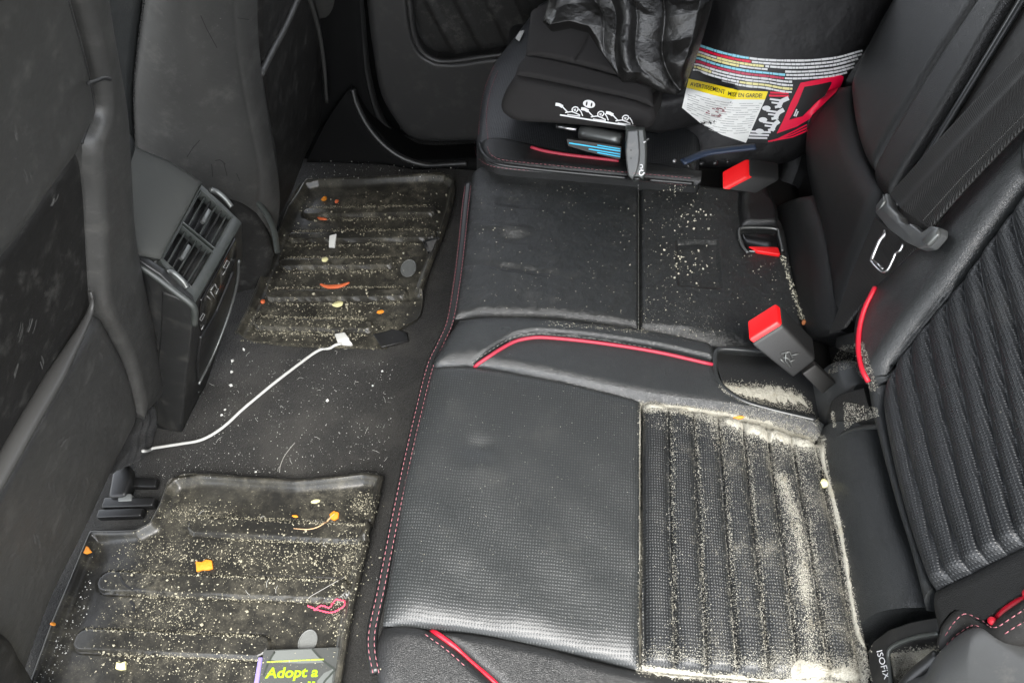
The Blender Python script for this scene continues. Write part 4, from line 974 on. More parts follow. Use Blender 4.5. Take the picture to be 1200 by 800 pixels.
# webbing
sb = thing('seat_belt', BACK.w(-.55, .1, .05), 'dark woven rear seat belt with metal tongue hanging across the seat back', 'seat belt')
HB = .05
Pad('webbing', BACK, [(1042, 228), (1120, 142), (1225, 32)], [(1225, 32), (1226, 122)], [(1090, 268), (1140, 212), (1226, 122)], [(1042, 228), (1065, 250), (1090, 268)], K['web'], sb, base=HB, puff=.002, r=(.004, 0, .004, 0),
    hf=lambda U, V, a, b, h: h + .004 * np.exp(-((V - .42) / .1) ** 2), nu=80, nv=40, skirt=.0015)
Pad('webbing', BACK, [(1026, 254), (1050, 275), (1076, 292)], [(1076, 292), (1045, 325), (1008, 362), (990, 385)], [(972, 392), (990, 385)], [(1026, 254), (1005, 305), (986, 355), (972, 392)], K['web'], sb, base=.03, puff=.002, r=(0, .004, 0, .004), nu=40, nv=60, skirt=.0015)
for pl, m in (([(1062, 237), (1135, 152), (1225, 58)], 'belt_thread'), ([(1082, 258), (1135, 200), (1226, 108)], 'belt_thread')):
    V, F = [], []
    P = np.array([BACK.w(*BACK.ab(x, y, HB + .004), HB + .004) for x, y in crom(pl, 160)])
    for i in range(0, 158, 2):
        v, f = tube_vf([P[i], (P[i] + P[i + 1]) / 2, P[i + 1]], .0005, 4); k = len(V); V += v; F += [[j + k for j in g] for g in f]
    link('belt_stitching', V, F, K[m], sb)
HT = .058
def bq(pix, h=HT): return [BACK.w(*BACK.ab(x, y, h), h) for x, y in pix]
tg = prism('tongue_grip', bq([(1038, 225), (1041, 241), (1052, 252), (1054, 259), (1062, 263), (1066, 261), (1079, 272), (1090, 264), (1100, 266), (1099, 275), (1087, 289), (1076, 291), (1060, 283), (1040, 268), (1025, 249), (1026, 240)]), BACK.n * -.014, K['plastic_grey'], sb, .0025, 3)
tube('tongue_plate', bq([tuple(x) for x in crom([(1038, 270), (1036, 276), (1030, 284), (1022, 303), (1023, 308), (1033, 318), (1040, 317), (1046, 306), (1050, 297), (1055, 294), (1059, 286)], 50)], HT - .007), .0022, K['chrome'], sb, 8, .6)
V, F = tube_vf(bq([(1023, 305), (1029, 310), (1035, 315)], HT - .006), .0014, 6); link('tongue_plate', V, F, K['chrome'], sb)
V, F = tube_vf(bq([(1035, 228), (1037, 236), (1033, 242), (1028, 247)], HT + .001), [.0006, .0022, .0014, .0006], 6); link('tongue_glint', V, F, K['satin'], sb)
prism('tongue_pad', bq([(1079, 282), (1090, 270), (1099, 267), (1098, 275), (1086, 288)], HT + .003), BACK.n * -.006, K['satin'], sb, .002)
V, F = blob_vf(1011, 318, 1.6, 3.2, .2, .002); link('belt_stop', V, F, K['badge'], sb)
# dark hinge pieces at the foot of the backrest
hg = [(978, 392), (1008, 386), (1012, 402), (990, 406), (976, 408)]
prism('hinge_cover', [BACK.w(*BACK.ab(x, y, -.004), -.004) for x, y in hg], BACK.n * -.05, K['plastic'], rs, .006, surf=True)
Pad('hinge_cover', BACK, [(960, 462), (985, 430), (1010, 425), (1022, 452)], [(1022, 452), (1028, 490), (1036, 512)], [(976, 520), (1000, 506), (1036, 508)], [(960, 462), (964, 490), (976, 520)], K['plastic_grey'], rs, base=-.03, puff=.03, r=(.02, 0, .012, .03), nu=40, nv=40, skirt=.03)
Pad('roll_cap', BACK, [(980, 478), (1000, 462), (1026, 456)], [(1026, 456), (1034, 488), (1036, 502)], [(978, 518), (1004, 503), (1036, 500)], [(980, 478), (977, 498), (978, 518)], K['leather_dark'], rs, base=.004, puff=.018, r=(.006, 0, .03, .016), nu=40, nv=40, skirt=.04)
tube('roll_rim', [BACK.w(*BACK.ab(x, y, .018), .018) for x, y in crom([(979, 516), (990, 508), (1006, 502), (1034, 499)], 40)], .003, K['leather'], rs, 8)

# ================================================================== ISOFIX guide and the lever at the bottom right corner
isx = thing('isofix_guide', BACK.w(-.2, -.05, .0), 'black plastic ISOFIX anchor guide with white lettering and a sand filled opening', 'child seat anchor')
go = [(1016, 764), (1024, 750), (1040, 738), (1066, 729), (1100, 724), (1102, 752), (1096, 764)]
IF = BACK
def iq(pix, h): return [IF.w(*IF.ab(x, y, h), h) for x, y in pix]
prism('guide_frame', iq([(1016, 764), (1022, 751), (1040, 737), (1066, 728), (1099, 722), (1100, 746), (1070, 750), (1046, 760), (1042, 764), (1040, 775), (1045, 830), (1026, 830), (1019, 795)], .016), IF.n * -.04, K['plastic'], isx, .004, 3, surf=True)
tube('guide_lip', iq([tuple(x) for x in crom([(1100, 742), (1075, 746), (1050, 755), (1041, 765), (1043, 785), (1047, 830)], 40)], .017), .0022, K['plastic_soft'], isx, 8)
Pad('opening_floor', BACK, [(1040, 748), (1110, 738)], [(1110, 738), (1120, 790)], [(1040, 840), (1120, 840)], [(1040, 748), (1040, 840)], K['vinyl_dark'], isx, base=-.03, puff=.003, r=(0,) * 4, nu=20, nv=20, skirt=.01)
lv = thing('backrest_lever', BACK.w(-.15, -.05, .03), 'scuffed grey plastic lever housing in the bottom right corner under red stitched trim', 'lever')
LF = leanfr(.30, .38, 40, -1)
Pad('lever_housing', LF, [(1086, 786), (1112, 758), (1138, 738), (1160, 734), (1190, 748), (1240, 778)], [(1240, 778), (1240, 900)], [(1030, 900), (1240, 900)], [(1086, 786), (1055, 815), (1030, 900)], K['plastic_grey'], lv, base=.035, puff=.03, r=(.05, 0, 0, .03), nu=60, nv=50, skirt=.05)
tube('lever_edge', [LF.w(*LF.ab(x, y, .04), .04) for x, y in crom([(1040, 830), (1066, 797), (1090, 776), (1100, 768)], 30)], .006, K['plastic'], lv, 8)
build_bvh()
V, F = decal_text('ISOFIX', 1, (1027.5, 762), (3.2, 11.5), (9.5, -2.6), .0006)
link('isofix_lettering', V, F, K['printwhite'], isx)

# ================================================================== PIPING AND STITCHING on the rear seat
piping('red_piping', pip1, .0026, K['pip'], rs, 80, .0012)
piping('red_piping', pip2[:4], .0030, K['pipred'], rs, 40, .0012)
piping('red_piping', [(622, 173), (640, 178), (665, 182), (690, 185), (725, 189)], .0028, K['pip'], rs, 40, .001)
piping('red_piping', pip3[:-1] + [(1019, 446)], .0030, K['pipred'], rs, 60, .002)
piping('red_piping', [(1165, 729), (1172, 718), (1185, 707), (1210, 692)], .0036, K['pipred'], rs, 40, .002)
edge1 = [(446, 788), (441, 760), (442, 736), (452, 690), (462, 640), (472, 590), (484, 534), (497, 478), (510, 428), (522, 402), (533, 376), (541, 330), (546, 290), (550, 250), (554, 216)]
edge2 = [(x - 8 + 3 * (i > 9), y + 1) for i, (x, y) in enumerate(edge1)]
V = []
EO = [CUSH.w(*CUSH.ab(x, y, -.006), -.006) for x, y in crom([(x - 5, y) for x, y in edge1], 160)]
tube('edge_welt', EO, .0065, K['leather_dark'], rs, 10)
def st3(name, pix, h, m, r=.00048):
    P = np.array([CUSH.w(*CUSH.ab(x, y, h), h) for x, y in crom(pix, 260)]); s = np.r_[0, np.cumsum(np.linalg.norm(np.diff(P, axis=0), axis=1))]
    V = []; F = []; t = 0
    while t + .0042 < s[-1]:
        q = np.stack([np.interp(np.linspace(t, t + .0042, 3), s, P[:, k]) for k in range(3)], 1); v, f = tube_vf(q, [r * .7, r, r * .7], 5); k = len(V); V += v; F += [[i + k for i in g] for g in f]; t += .0066
    return link(name, V, F, K[m], rs)
st3('edge_stitching', [(x - 2, y) for x, y in edge1], .0035, 'thread'); st3('edge_stitching', [(x - 9, y) for x, y in edge1], .0005, 'thread')
stitches('piping_stitching', [(x - 3, y - 5) for x, y in pip1[:-1]], K['thread_grey'], rs)
stitches('piping_stitching', [(x - 7, y + 4) for x, y in pip2[:3]], K['thread'], rs)
tube('far_edge_welt', path_on([(562, 168), (566, 180), (580, 191), (620, 197), (700, 205), (812, 215)], 100, .001), .0032, K['leather_dark'], rs, 8)
stitches('far_stitching', [(556, 166), (559, 183), (574, 194), (600, 198), (640, 201), (700, 207), (806, 217)], K['thread'], rs)
stitches('far_stitching', [(571, 172), (576, 182), (592, 188), (640, 193), (700, 199), (812, 209)], K['thread'], rs)
stitches('far_stitching', [(572, 164), (570, 140), (574, 110), (584, 82)], K['thread'], rs)
stitches('far_stitching', [(561, 158), (563, 130), (568, 105), (579, 78)], K['thread'], rs)
stitches('trim_stitching', [(1108, 744), (1118, 729), (1131, 719), (1148, 725), (1165, 735), (1185, 724), (1212, 706)], K['thread'], rs, .0005)
stitches('trim_stitching', [(1110, 755), (1122, 742), (1140, 732), (1152, 736)], K['thread'], rs, .0005)
stitches('trim_stitching', [(1178, 742), (1190, 734), (1212, 722)], K['thread'], rs, .0005)
stitches('shell_stitching', [(171, -5), (166, 20), (162, 50), (158, 90), (157, 130), (158, 160)], K['seam'], ff, .0011)
stitches('centre_seam', [(748, 216), (748, 300), (748, 386)], K['thread_grey'], rs, .0006)
c_, n_ = on(605, 44, .004)
prism('seat_tag', [on(x, y, .006)[0] for x, y in [(605, 48), (610, 40), (615, 39), (609, 51)]], (0, 0, -.003), K['white'], cs, .0008)

# ================================================================== LOOSE THINGS
build_bvh()
# white charging cable
cb = thing('charging_cable', onz(300, 470, .01), 'white charging cable with square plug lying across the carpet', 'cable')
cpath = path_on([(165, 527), (180, 526), (212, 521), (238, 516), (262, 502), (284, 482), (303, 466), (325, 448), (350, 429), (372, 413), (388, 407), (400, 404)], 90, .0042)
tube('cord', cpath, .0028, K['cable'], cb, 10)
pl = [on(x, y, .012)[0] for x, y in [(394, 387), (406, 385), (411, 400), (397, 404)]]
prism('plug', pl, (0, 0, -.011), K['white'], cb, .0025, 3)
prism('plug_collar', [on(x, y, .010)[0] for x, y in [(397, 402), (409, 399), (414, 405), (407, 410), (398, 409)]], (0, 0, -.009), K['cable'], cb, .0025, 3)
build_bvh()
def chip(px, py, sx, sy, sz, ang, m, name, label, cat, seed, grp=None):
    c, n = on(px, py); V, F = lump(c, n, sx, sy, sz, ang, seed)
    return tag(link(name, V, F, K[m], None, False), label, cat, grp)
def flatchip(pix, th, m, name, label, cat, grp=None):
    z = sorted(on(x, y)[0][2] for x, y in pix)[len(pix) // 2]; P = [onz(x, y, z + th) for x, y in pix]
    return tag(prism(name, P, (0, 0, -th), K[m], None, .0009, 2), label, cat, grp)
G1 = 'orange cracker pieces on the floor'
flatchip([(229, 657), (236, 658), (241, 655), (248, 656), (249, 665), (243, 667), (236, 667), (230, 669)], .005, 'orange', 'cracker_piece', 'largest orange cracker piece, squarish, between two mat ribs', 'food scrap', G1)
flatchip([(99, 638), (103, 640), (107, 646), (101, 648), (94, 647)], .004, 'orange', 'cracker_piece', 'orange triangular cracker piece beside the mat edge below the seat', 'food scrap', G1)
flatchip([(386, 602), (391, 598), (397, 600), (396, 606), (391, 609), (387, 607)], .005, 'orange', 'cracker_piece', 'orange cracker bit by the twig at the right end of a rib', 'food scrap', G1)
chip(346, 605, .0062, .0026, .002, 0, 'orange', 'cracker_piece', 'thin orange sliver on the topmost near mat rib', 'food scrap', 4, G1)
chip(62, 731, .0045, .003, .002, 0, 'orange', 'cracker_piece', 'small yellow orange bit near the lower left mat edge', 'food scrap', 5, G1)
chip(866, 489, .0075, .0028, .002, .1, 'orange', 'cracker_piece', 'orange flake lying on the sand above the ribbed seat panel', 'food scrap', 6)
chip(862, 455, .006, .003, .002, 0, 'orange', 'cracker_piece', 'tan orange flake in the sandy pocket beside the buckle', 'food scrap', 7)
chip(370, 588, .0085, .004, .0035, .3, 'peel', 'food_crumb', 'pale yellow green crumb at the top of the near mat', 'food scrap', 8)
flatchip([(136, 775), (141, 776), (147, 774), (146, 783), (140, 784), (135, 783)], .006, 'peel', 'food_crumb', 'pale yellow cube shaped crumb low on the near mat', 'food scrap')
chip(967, 567, .0055, .0055, .005, 0, 'peel', 'food_crumb', 'round yellow pea sized crumb on the seat roll seam', 'food scrap', 10)
chip(943, 378, .004, .004, .003, 0, 'brown', 'food_crumb', 'small brown flake at the end of the crumb filled seat seam', 'food scrap', 11)
chip(396, 357, .012, .009, .004, .2, 'peel', 'food_crumb', 'pale yellow ragged crumb on the far mat above the plug', 'food scrap', 12)
chip(380, 234, .0075, .008, .005, .2, 'orange', 'cracker_piece', 'golden orange crumb at the far left corner of the far mat', 'food scrap', 13)
chip(395, 237, .006, .006, .004, .2, 'rust', 'cracker_piece', 'red orange crumb beside the golden one on the far mat', 'food scrap', 14)
chip(378, 257, .014, .0045, .003, -.3, 'rust', 'cracker_piece', 'reddish brown flat flake below the top rib of the far mat', 'food scrap', 15)
chip(446, 366, .008, .005, .003, .2, 'orange', 'cracker_piece', 'orange yellow crumb low right on the far mat', 'food scrap', 16)
chip(308, 354, .005, .006, .004, .2, 'rust', 'cracker_piece', 'orange crumb by the left edge of the far mat beside the console', 'food scrap', 17)
chip(381, 305, .008, .007, .004, .2, 'peel', 'food_crumb', 'tan clump in the middle of the far mat under the paper scrap', 'food scrap', 18)
# curved red peel
P = path_on([(376, 334), (384, 337), (392, 337), (400, 336), (410, 332)], 24, .003)
V, F = tube_vf(P, [.002 + .0042 * math.sin(math.pi * (i + .5) / 24) for i in range(24)], 8, True, .5)
tag(link('fruit_peel', V, F, K['rust'], None), 'curved red orange strip of peel in the middle of the far mat', 'peel')
for pix, nm, lab_, bx in (([(386, 291), (387, 278), (395, 276), (393, 291)], 'paper_scrap', 'small white folded paper scrap standing on a far mat rib', .006),):
    tag(prism(nm, [on(x, y, .006)[0] for x, y in pix], (0, 0, -.005), K['white'], None, .001), lab_, 'paper')
tag(tube('twig', path_on([(345, 620), (362, 621), (374, 618), (384, 611), (393, 603)], 40, .004), [.0006 + .0011 * (i / 40) for i in range(40)], K['tan'], None, 6), 'thin tan twig curving to the orange bit on the near mat', 'twig')
tag(tube('hair_strand', path_on([(328, 554), (329, 546), (333, 536), (340, 526), (346, 519)], 30, .002), .0006, K['hair'], None, 5), 'single pale hair strand curled on the carpet below the cable', 'hair')
tag(tube('hair_strand', path_on([(362, 700), (378, 691), (392, 683), (404, 676)], 30, .002), .0005, K['hair'], None, 5), 'pale straight strand on the near mat above the red yarn', 'hair')
yp = [(361, 709), (368, 713), (376, 716), (384, 717), (392, 716), (400, 714), (405, 710), (403, 702), (396, 700), (391, 706), (386, 712), (380, 709), (374, 711), (368, 716)]
yp = [(x + 1.1 * math.sin(i * 2.1), y + .9 * math.cos(i * 1.7)) for i, (x, y) in enumerate(yp)]
tag(tube('yarn', path_on(yp, 160, .0024) + np.stack([.0007 * np.sin(np.arange(160) * 1.3), .0007 * np.cos(np.arange(160) * 1.1), .0004 * np.sin(np.arange(160) * .8)], 1)[:len(path_on(yp, 160, .0024))], .0013, K['pinkyarn'], None, 6), 'tangled pink red yarn on the near mat above the booklet', 'yarn')
# booklet
bk = thing('booklet', onz(352, 780, .012), 'grey booklet with lime green Adopt a title lying on the near mat', 'booklet')
BK = FLOOR
hz = .016
def kq(pix, h=hz): return [onz(x, y, h) for x, y in pix]
prism('cover', kq([(309, 761), (397.5, 757.5), (392, 815), (386, 900), (285, 900), (301, 815)]), (0, 0, -.006), K['cover'], bk, .0006, 1, surf=True)
build_bvh()
def kpoly(name, pix, m, lift=.0006):
    V = [on(x, y, lift)[0] for x, y in pix]; return link(name, V, [list(range(len(V)))[::-1]], K[m], bk, False)
kpoly('cover_picture', [(323, 762), (368, 760), (372, 768), (381, 776), (352, 777), (330, 776), (316, 772)], 'coverlt')
kpoly('cover_picture', [(372, 797), (380, 788), (391, 783), (389, 800), (386, 830), (368, 830)], 'coverlt')
for p in ([(324, 761), (318, 770), (313, 780), (309, 792)], [(366, 760), (374, 769), (384, 778), (393, 784)], [(393, 784), (386, 792), (380, 799), (374, 812)]):
    V, F = stroke_vf(p, 2.2, .0009, 12, False); link('cover_line', V, F, K['coverdk'], bk)
V, F = decal_text('Adopt a', 1, (311.5, 794), (18.6, -.5), (1.6, -17.0), .0012, None, .12, .03); link('cover_title', V, F, K['lime'], bk)
V, F = decal_text('shelter ...', 1, (311.5, 812), (18.0, -.5), (1.6, -16.0), .0012, None, .12, .03) if False else ([], [])
V, F = join_vf([stroke_vf([(361, 800), (364.5, 800)], 4, .0012), stroke_vf([(366, 800), (369.5, 800)], 4, .0012)]); link('cover_title', V, F, K['lime'], bk)
V, F = join_vf([x for x in words([(313, 775.5), (350, 773.6), (382, 772.2)], 313, 380, 1.9, random.Random(3), .0012)]); link('cover_small_print', V, F, K['limepale'], bk)
ls = [on(302.5, 769)[0] + [0, 0, .005], on(308, 769)[0] * [1, 1, 0] + [0, 0, .02], onz(303, 800, .02), onz(296, 840, .02), onz(288, 840, .016), on(296.5, 800)[0] + [0, 0, .005]]
tag(prism('plastic_strip', [onz(302.5, 769, .014), onz(307.6, 769, .014), onz(302.5, 803, .014), onz(297, 850, .014), onz(290, 850, .014), onz(296.5, 803, .014)], (0, 0, -.008), K['lilac'], None, .002), 'lilac plastic strip beside the left edge of the booklet', 'strip')

# ================================================================== SAND AND CRUMBS
build_bvh()
GV, GF = {}, {}
OCT = np.array([[1, 0, 0], [-1, 0, 0], [0, 1, 0], [0, -1, 0], [0, 0, 1], [0, 0, -1]], float)
OF = [[0, 2, 4], [2, 1, 4], [1, 3, 4], [3, 0, 4], [2, 0, 5], [1, 2, 5], [3, 1, 5], [0, 3, 5]]
def grain(key, p, s):
    if key == 'sand': s *= .72
    V = GV.setdefault(key, []); F = GF.setdefault(key, []); k = len(V)
    q, _ = np.linalg.qr(rng.normal(size=(3, 3)))
    V.extend((OCT * rng.uniform(.55, 1.3, (6, 1))) @ q * s + p); F.extend([[i + k for i in f] for f in OF])
def scat(key, px, py, s0, s1, lift=.35):
    for x, y in zip(px, py):
        if not (-8 < x < 1208 and -8 < y < 820): continue
        p, n = on(x, y)
        if p is None: continue
        s = s0 + (s1 - s0) * rng.random() ** 3; grain(key, p + n * s * lift, s)
def inpoly(poly, n, pow_=1):
    P = np.array(poly, float); lo, hi = P.min(0), P.max(0); out = []
    while len(out) < n:
        q = lo + (hi - lo) * rng.random((n * 2, 2)); x, y = q[:, 0], q[:, 1]; c = np.zeros(len(q), bool); j = len(P) - 1
        for i in range(len(P)):
            m = ((P[i, 1] > y) != (P[j, 1] > y)) & (x < (P[j, 0] - P[i, 0]) * (y - P[i, 1]) / (P[j, 1] - P[i, 1] + 1e-9) + P[i, 0]); c ^= m; j = i
        out += list(map(tuple, q[c]))
    out = np.array(out[:n]); return out[:, 0], out[:, 1]
def online(pts, n, sig, t0=0, t1=1, pw=1):
    P = crom(pts, 300); t = t0 + (t1 - t0) * rng.random(n) ** pw; i = t * 299
    x = np.interp(i, range(300), P[:, 0]); y = np.interp(i, range(300), P[:, 1]); return x + rng.normal(0, sig, n), y + rng.normal(0, sig * .7, n)
def rib_uv(u, v): return P_rib.coons(np.array([u]), np.array([v]))[0]
def world_scat(key, pad, us, vs, s0, s1):
    for u, v in zip(us, vs):
        if not (0 < u < 1 and 0 < v < 1): continue
        p = pad.at(u, v); s = s0 + (s1 - s0) * rng.random() ** 3; grain(key, p + pad.fr.n * s * .35, s)
# grooves of the ribbed panel, denser towards the backrest and towards both ends
dens = [0, 420, 520, 560, 620, 700, 900, 800]
for k in range(1, 8):
    n = int(dens[k] * 1.9); v = rng.random(n); sg = .012 + .006 * (k > 4)
    off = np.abs(rng.normal(0, sg, n)) * rng.choice([1, 1, 1, -1], n)
    world_scat('sand', P_rib, k / NR + .004 + off * (.6 + .8 * np.sin(v * 7 + k) ** 2), v, .0005, .0011)
n = 6500; world_scat('sand', P_rib, rng.beta(2.2, 1.1, n), rng.random(n), .00035, .0008)
scat('sand', *online([(915, 556), (924, 582), (933, 612), (940, 650), (945, 700)], 3400, 4.3, 0, 1, 1.25), .0005, .0011)
scat('sand', *online([(938, 660), (946, 710), (952, 780)], 1500, 5), .0005, .0011)
n = 2200; world_scat('sand', P_rib, .35 + .65 * rng.random(n), .025 + .09 * np.abs(rng.normal(0, .6, n)), .0005, .0011)
n = 1500; world_scat('sand', P_rib, rng.random(n), 1 - .03 - .05 * np.abs(rng.normal(0, .6, n)), .0005, .0011)
n = 1200; world_scat('sand', P_rib, .60 + .38 * rng.random(n) ** .7, 1 - .10 * rng.random(n) ** 1.5, .0006, .0012)
n = 1300; world_scat('sand', P_rib, rng.random(n), .10 * rng.random(n) ** 1.6 + .01, .0005, .0011)
n = 500; world_scat('sand', P_near, rng.random(n), rng.random(n), .0003, .0007)
# grains on the bolster, the pocket and round the hinge
scat('sand', *inpoly([(850, 470), (905, 482), (960, 492), (964, 520), (900, 505), (840, 490)], 900), .0005, .0011)
scat('sand', *inpoly([(840, 448), (890, 450), (930, 455), (950, 470), (955, 485), (880, 472), (848, 460)], 1500), .0006, .0012)
scat('sand', *online([(846, 452), (870, 469), (905, 480), (960, 492)], 500, 2.2), .0005, .001)
scat('sand', *inpoly([(985, 405), (1012, 400), (1030, 455), (1022, 460), (1000, 430), (968, 440)], 800), .0006, .0014)
scat('sand', *inpoly([(988, 470), (1028, 478), (1030, 488), (1000, 496), (990, 505)], 550), .0006, .0012)
scat('sand', *inpoly([(1042, 765), (1095, 760), (1070, 780), (1044, 805)], 1800), .0007, .0013)
scat('sand', *inpoly([(1000, 755), (1016, 764), (1024, 806), (1000, 806)], 900), .0006, .0012)
scat('sand', *online([(975, 482), (978, 500)], 120, 1.2), .0006, .001)
# centre cushion and its seams
scat('crumbs', *online([(916, 300), (926, 330), (934, 355), (941, 374)], 220, 1.6), .0007, .0016)
scat('crumbs', *inpoly([(560, 210), (745, 220), (745, 380), (545, 365)], 230), .0004, .0010)
scat('crumbs', *inpoly([(752, 220), (840, 228), (845, 400), (752, 390)], 300), .0004, .0011)
scat('crumbs', *(lambda a: (rng.normal(815, 12, a), rng.normal(256, 7, a)))(26), .0010, .0030)
scat('crumbs', *(lambda a: (rng.normal(805, 17, a), rng.normal(308, 9, a)))(45), .0009, .0026)
scat('crumbs', *(lambda a: (rng.normal(795, 14, a), rng.normal(222, 4, a)))(30), .0006, .0016)
scat('crumbs', *online([(640, 378), (700, 383), (760, 390)], 160, 2.5), .0004, .0007)
scat('crumbs', *inpoly([(850, 240), (930, 300), (935, 370), (850, 395)], 110), .0004, .001)
scat('sand', *inpoly([(750, 350), (850, 355), (850, 405), (750, 395)], 420), .0003, .0007)
# floor mats
for (x0, y0, x1, y1, hw), dy in zip(MB1, (13, 14, 15, 15)):
    scat('mat_crumbs', *online([(x0, y0 - dy + 1), (x1, y1 - dy + 2)], 560, 2.0), .0005, .0016)
    scat('mat_crumbs', *online([(x0 + 30, y0 + dy + 2), (x1, y1 + dy)], 300, 2.2), .0005, .0016)
near_poly = [(205, 590), (440, 585), (415, 730), (300, 760), (100, 790), (120, 680)]
scat('mat_crumbs', *inpoly(near_poly, 1100), .0004, .0014)
for cx, cy, sx, sy, n in ((225, 600, 25, 8, 350), (205, 650, 40, 14, 450), (300, 650, 60, 10, 500), (200, 720, 25, 14, 500), (370, 660, 30, 14, 350), (425, 590, 9, 8, 260), (410, 650, 10, 22, 350), (395, 720, 8, 20, 260), (240, 780, 70, 10, 400)):
    scat('mat_crumbs', rng.normal(cx, sx, int(n * 1.25)), rng.normal(cy, sy, int(n * 1.25)), .0004, .0016)
for (x0, y0, x1, y1, hw), dy in zip(MB2, (8, 9, 9, 10, 10)):
    scat('mat_crumbs', *online([(x0, y0 - dy + 1), (x1, y1 - dy + 1)], 360, 1.2), .0006, .0018)
    scat('mat_crumbs', *online([(x0, y0 + dy), (x1, y1 + dy)], 220, 1.5), .0006, .0019)
far_poly = [(360, 228), (530, 222), (500, 330), (480, 380), (440, 400), (285, 393), (330, 290)]
scat('mat_crumbs', *inpoly(far_poly, 800), .0005, .0022)
scat('mat_crumbs', *inpoly([(290, 360), (430, 360), (430, 404), (290, 396)], 420), .0006, .0022)
scat('mat_crumbs', *online([(282, 399), (340, 404), (445, 408)], 140, 1.4), .0006, .0015)
for cx, cy, s in ((457, 254, .0050), (515, 249, .0045), (368, 345, .0042), (430, 344, .0035), (397, 333, .003), (350, 262, .003), (333, 276, .003), (470, 303, .003), (390, 373, .0038), (385, 383, .004), (430, 318, .0032), (425, 316, .003), (486, 355, .003), (410, 288, .003), (478, 338, .003), (523, 229, .004), (497, 233, .003)):
    scat('mat_crumbs', [cx], [cy], s, s)
scat('mat_crumbs', *inpoly(near_poly, 130), .0014, .0032)
scat('mat_crumbs', *inpoly(far_poly, 90), .0014, .0036)
# carpet lint
scat('carpet_crumbs', *inpoly([(240, 420), (470, 420), (450, 555), (200, 552)], 900), .0004, .0011)
for cx, cy, s in ((286, 410, .0038), (273, 423, .004), (272, 436, .0042), (271, 452, .0042), (384, 470, .0042), (264, 480, .003), (260, 486, .003), (448, 435, .003), (437, 452, .0026), (300, 553, .003)):
    scat('carpet_crumbs', [cx], [cy], s, s)
scat('carpet_crumbs', *inpoly([(95, 690), (112, 640), (104, 720), (60, 800), (40, 800)], 120), .0005, .0016)
scat('carpet_crumbs', *inpoly([(360, 188), (540, 188), (535, 208), (365, 212)], 120), .0005, .0018)
scat('carpet_crumbs', *inpoly([(135, 545), (230, 530), (330, 556), (200, 562)], 120), .0004, .0010)
for x, y in ((536, 335), (531, 340), (540, 300), (545, 283)): scat('carpet_crumbs', [x], [y], .002, .002)
def drift(top, bot, n, sp, s0=.0005, s1=.0012):
    T, B = crom(top, 200), crom(bot, 200); i = rng.integers(0, 200, n); t = .5 + (rng.random(n) - .5) * 1.0 + rng.normal(0, .06, n)
    P = T[i] + (B[i] - T[i]) * t[:, None] + rng.normal(0, sp, (n, 2)); scat('sand', P[:, 0], P[:, 1], s0, s1)
for k in range(30):                                    # loose fibres on the carpet and mats
    x, y = rng.uniform(200, 460), rng.uniform(415, 556) if k < 22 else rng.uniform(580, 760)
    c, n_ = on(x, y, .0015)
    if c is None: continue
    L = rng.uniform(.003, .008); a = rng.uniform(0, 6.28); b = a + rng.uniform(-1.6, 1.6)
    q = np.array([c, c + [L * math.cos(a), L * math.sin(a), .001], c + [L * (math.cos(a) + math.cos(b)), L * (math.sin(a) + math.sin(b)), 0]])
    v, f = tube_vf(crom(q, 7), .00022, 4); V = GV['carpet_crumbs']; k0 = len(V); V += v; GF['carpet_crumbs'] += [[i + k0 for i in g] for g in f]
# scuffs and a dark-drawn crease on the front seats
sc = random.Random(4); L_ = []
for x, y, dx, dy in [(22, 398, 6, -18), (34, 388, 5, -16), (48, 420, 3, 9), (18, 440, 6, -14), (118, 416, 6, 5), (40, 622, 5, 16), (44, 630, 2, 10), (84, 588, 6, -14), (58, 566, 4, 12), (30, 200, 5, 14), (60, 240, 4, -9), (20, 150, 3, 12), (96, 560, 4, 9), (14, 652, 8, -6), (70, 520, 8, -5)]:
    for k in range(3):
        jx, jy = sc.uniform(-4, 4), sc.uniform(-4, 4); v = stroke_vf([(x + jx, y + jy), (x + jx + dx * .5 + sc.uniform(-1, 1), y + jy + dy * .5), (x + jx + dx * sc.uniform(.6, 1), y + jy + dy)], sc.uniform(.4, 1.2), .0006)
        if v[0]: link('scuff_crease_mark', v[0], v[1], K['scuff'], fs)
for p in [[(235, 18), (242, 34), (254, 56)], [(248, 192), (249, 207)], [(262, 190), (266, 206)], [(277, 203), (281, 212)], [(219, 184), (226, 173), (234, 164)], [(278, 21), (291, 23)], [(252, 188), (258, 187), (264, 192)]]:  # dark strokes: small marks, and a crease with its shade painted in
    v = stroke_vf(p, .8, .0008)
    if v[0]: link('scuff_crease_mark', v[0], v[1], K['seam'], ff)
# drifts of sand: low mounds filling the gaps
mounds = []
def mound(top, bot, h, n=90, m=20, lift=.0003, seed=0):
    T, B = crom(top, n), crom(bot, n); V = []; F = []; r_ = np.random.default_rng(seed)
    wob = np.convolve(r_.normal(0, 1, n + 20), np.ones(7) / 7, 'same')[10:n + 10]
    w2 = r_.normal(0, 1, n)
    for j in range(m):
        for i in range(n):
            t = j / (m - 1); tt = .5 + (t - .5) * (.75 + .5 * wob[i] + .1 * w2[i]); x, y = T[i] + (B[i] - T[i]) * tt; p, nn = on(x, y)
            e = math.sin(math.pi * t) ** .7 * min(1, i / 4, (n - 1 - i) / 4)
            V.append(p + np.array([0, 0, 1.]) * (lift - .0012 + e * h * (1 + .25 * r_.normal() * .6)))
    for j in range(m - 1):
        for i in range(n - 1): F.append([j * n + i, (j + 1) * n + i, (j + 1) * n + i + 1, j * n + i + 1])
    mounds.append((V, F))
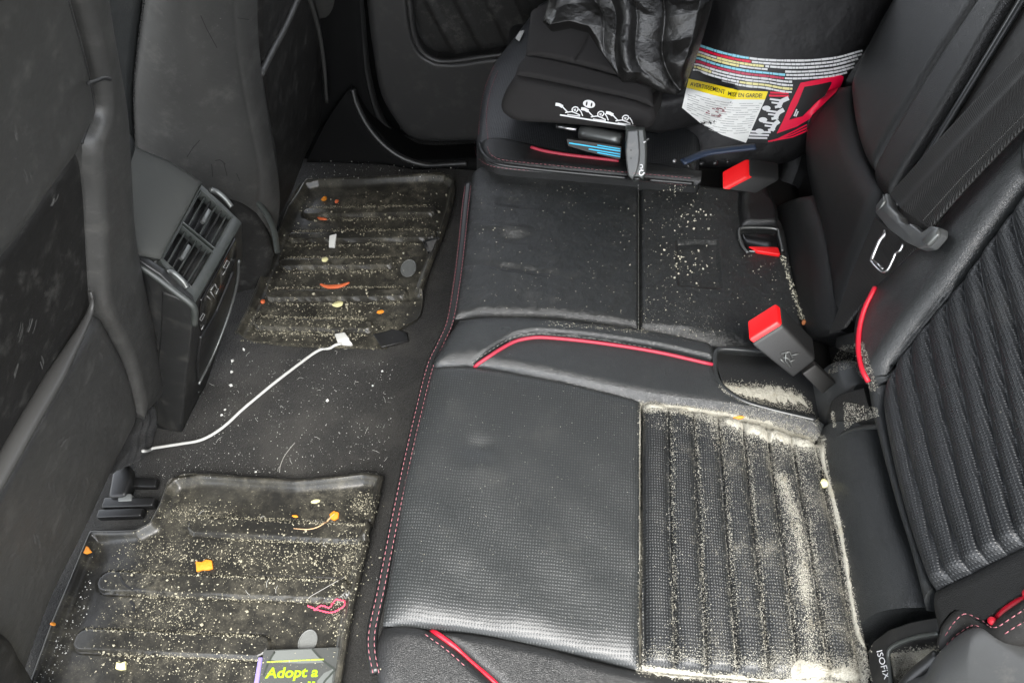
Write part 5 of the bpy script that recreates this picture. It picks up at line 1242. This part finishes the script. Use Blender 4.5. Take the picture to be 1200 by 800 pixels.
mound([(750, 470), (790, 474), (850, 481), (900, 492), (935, 506), (966, 516)], [(752, 480), (792, 480), (850, 493), (895, 508), (935, 520), (966, 530)], .004, seed=1)
mound([(845, 483), (880, 487), (915, 497), (950, 512)], [(850, 498), (885, 513), (915, 522), (952, 528)], .005, seed=2)
mound([(750, 776), (800, 784), (870, 790), (950, 793), (1010, 795)], [(746, 789), (800, 795), (870, 801), (950, 808), (1020, 812)], .004, seed=3)
mound([(845, 449), (880, 450), (915, 452), (938, 462)], [(850, 458), (880, 468), (915, 474), (950, 478)], .005, seed=4)
mound([(748, 474), (749, 560), (749, 680), (746, 786)], [(752, 474), (750.6, 560), (750.8, 680), (754, 786)], .0015, m=8, seed=5)
mound([(962, 516), (961, 536), (968, 565), (981, 620), (992, 690), (1001, 740), (1014, 764)], [(968, 516), (967, 536), (974, 565), (988, 620), (1000, 690), (1009, 740), (1022, 764)], .003, m=8, seed=6)
mound([(1042, 766), (1065, 760), (1098, 758)], [(1046, 810), (1066, 786), (1094, 766)], .004, 40, seed=7)
mound([(930, 770), (980, 776), (1010, 780)], [(920, 796), (975, 800), (1016, 802)], .003, 40, seed=9)
drift([(750, 470), (790, 474), (850, 481), (900, 490), (935, 500), (966, 512)], [(752, 482), (792, 483), (850, 500), (895, 516), (935, 526), (966, 532)], 8000, 1.2)
drift([(750, 777), (800, 784), (870, 789), (950, 788), (1010, 786)], [(746, 788), (800, 794), (870, 801), (950, 808), (1020, 812)], 3800, 1.8)
drift([(930, 765), (980, 770), (1010, 775)], [(920, 796), (975, 800), (1016, 802)], 1100, 3.5)
drift([(845, 448), (880, 449), (915, 451), (938, 460)], [(850, 460), (880, 470), (915, 477), (950, 480)], 1500, 1.8)
drift([(962, 516), (961, 536), (968, 565), (981, 620), (992, 690), (1001, 740), (1014, 764)], [(968, 516), (967, 536), (974, 565), (988, 620), (1000, 690), (1009, 740), (1022, 764)], 1500, 1.5)
drift([(748, 474), (749, 560), (748, 680), (746, 786)], [(752, 474), (751, 560), (752, 680), (754, 786)], 600, .8)
drift([(1042, 766), (1065, 760), (1098, 758)], [(1046, 810), (1066, 786), (1094, 766)], 1200, 2)
sv, sf_ = join_vf(mounds + [(GV['sand'], GF['sand'])])
tag(link('sand', sv, sf_, K['sand'], None, True), 'pale sand spilled in the grooves and seams of the near seat', 'sand', kind='stuff')
for key, nm, lab_, m in (('crumbs', 'seat_crumbs', 'fine pale crumbs scattered on the centre seat cushion', 'crumb'), ('mat_crumbs', 'mat_crumbs', 'pale sand and crumbs scattered over the two rubber mats', 'mat_crumb'), ('carpet_crumbs', 'carpet_lint', 'white lint and crumbs on the carpet between the mats', 'white')):
    tag(link(nm, GV[key], GF[key], K[m], None, False), lab_, 'crumbs', kind='stuff')
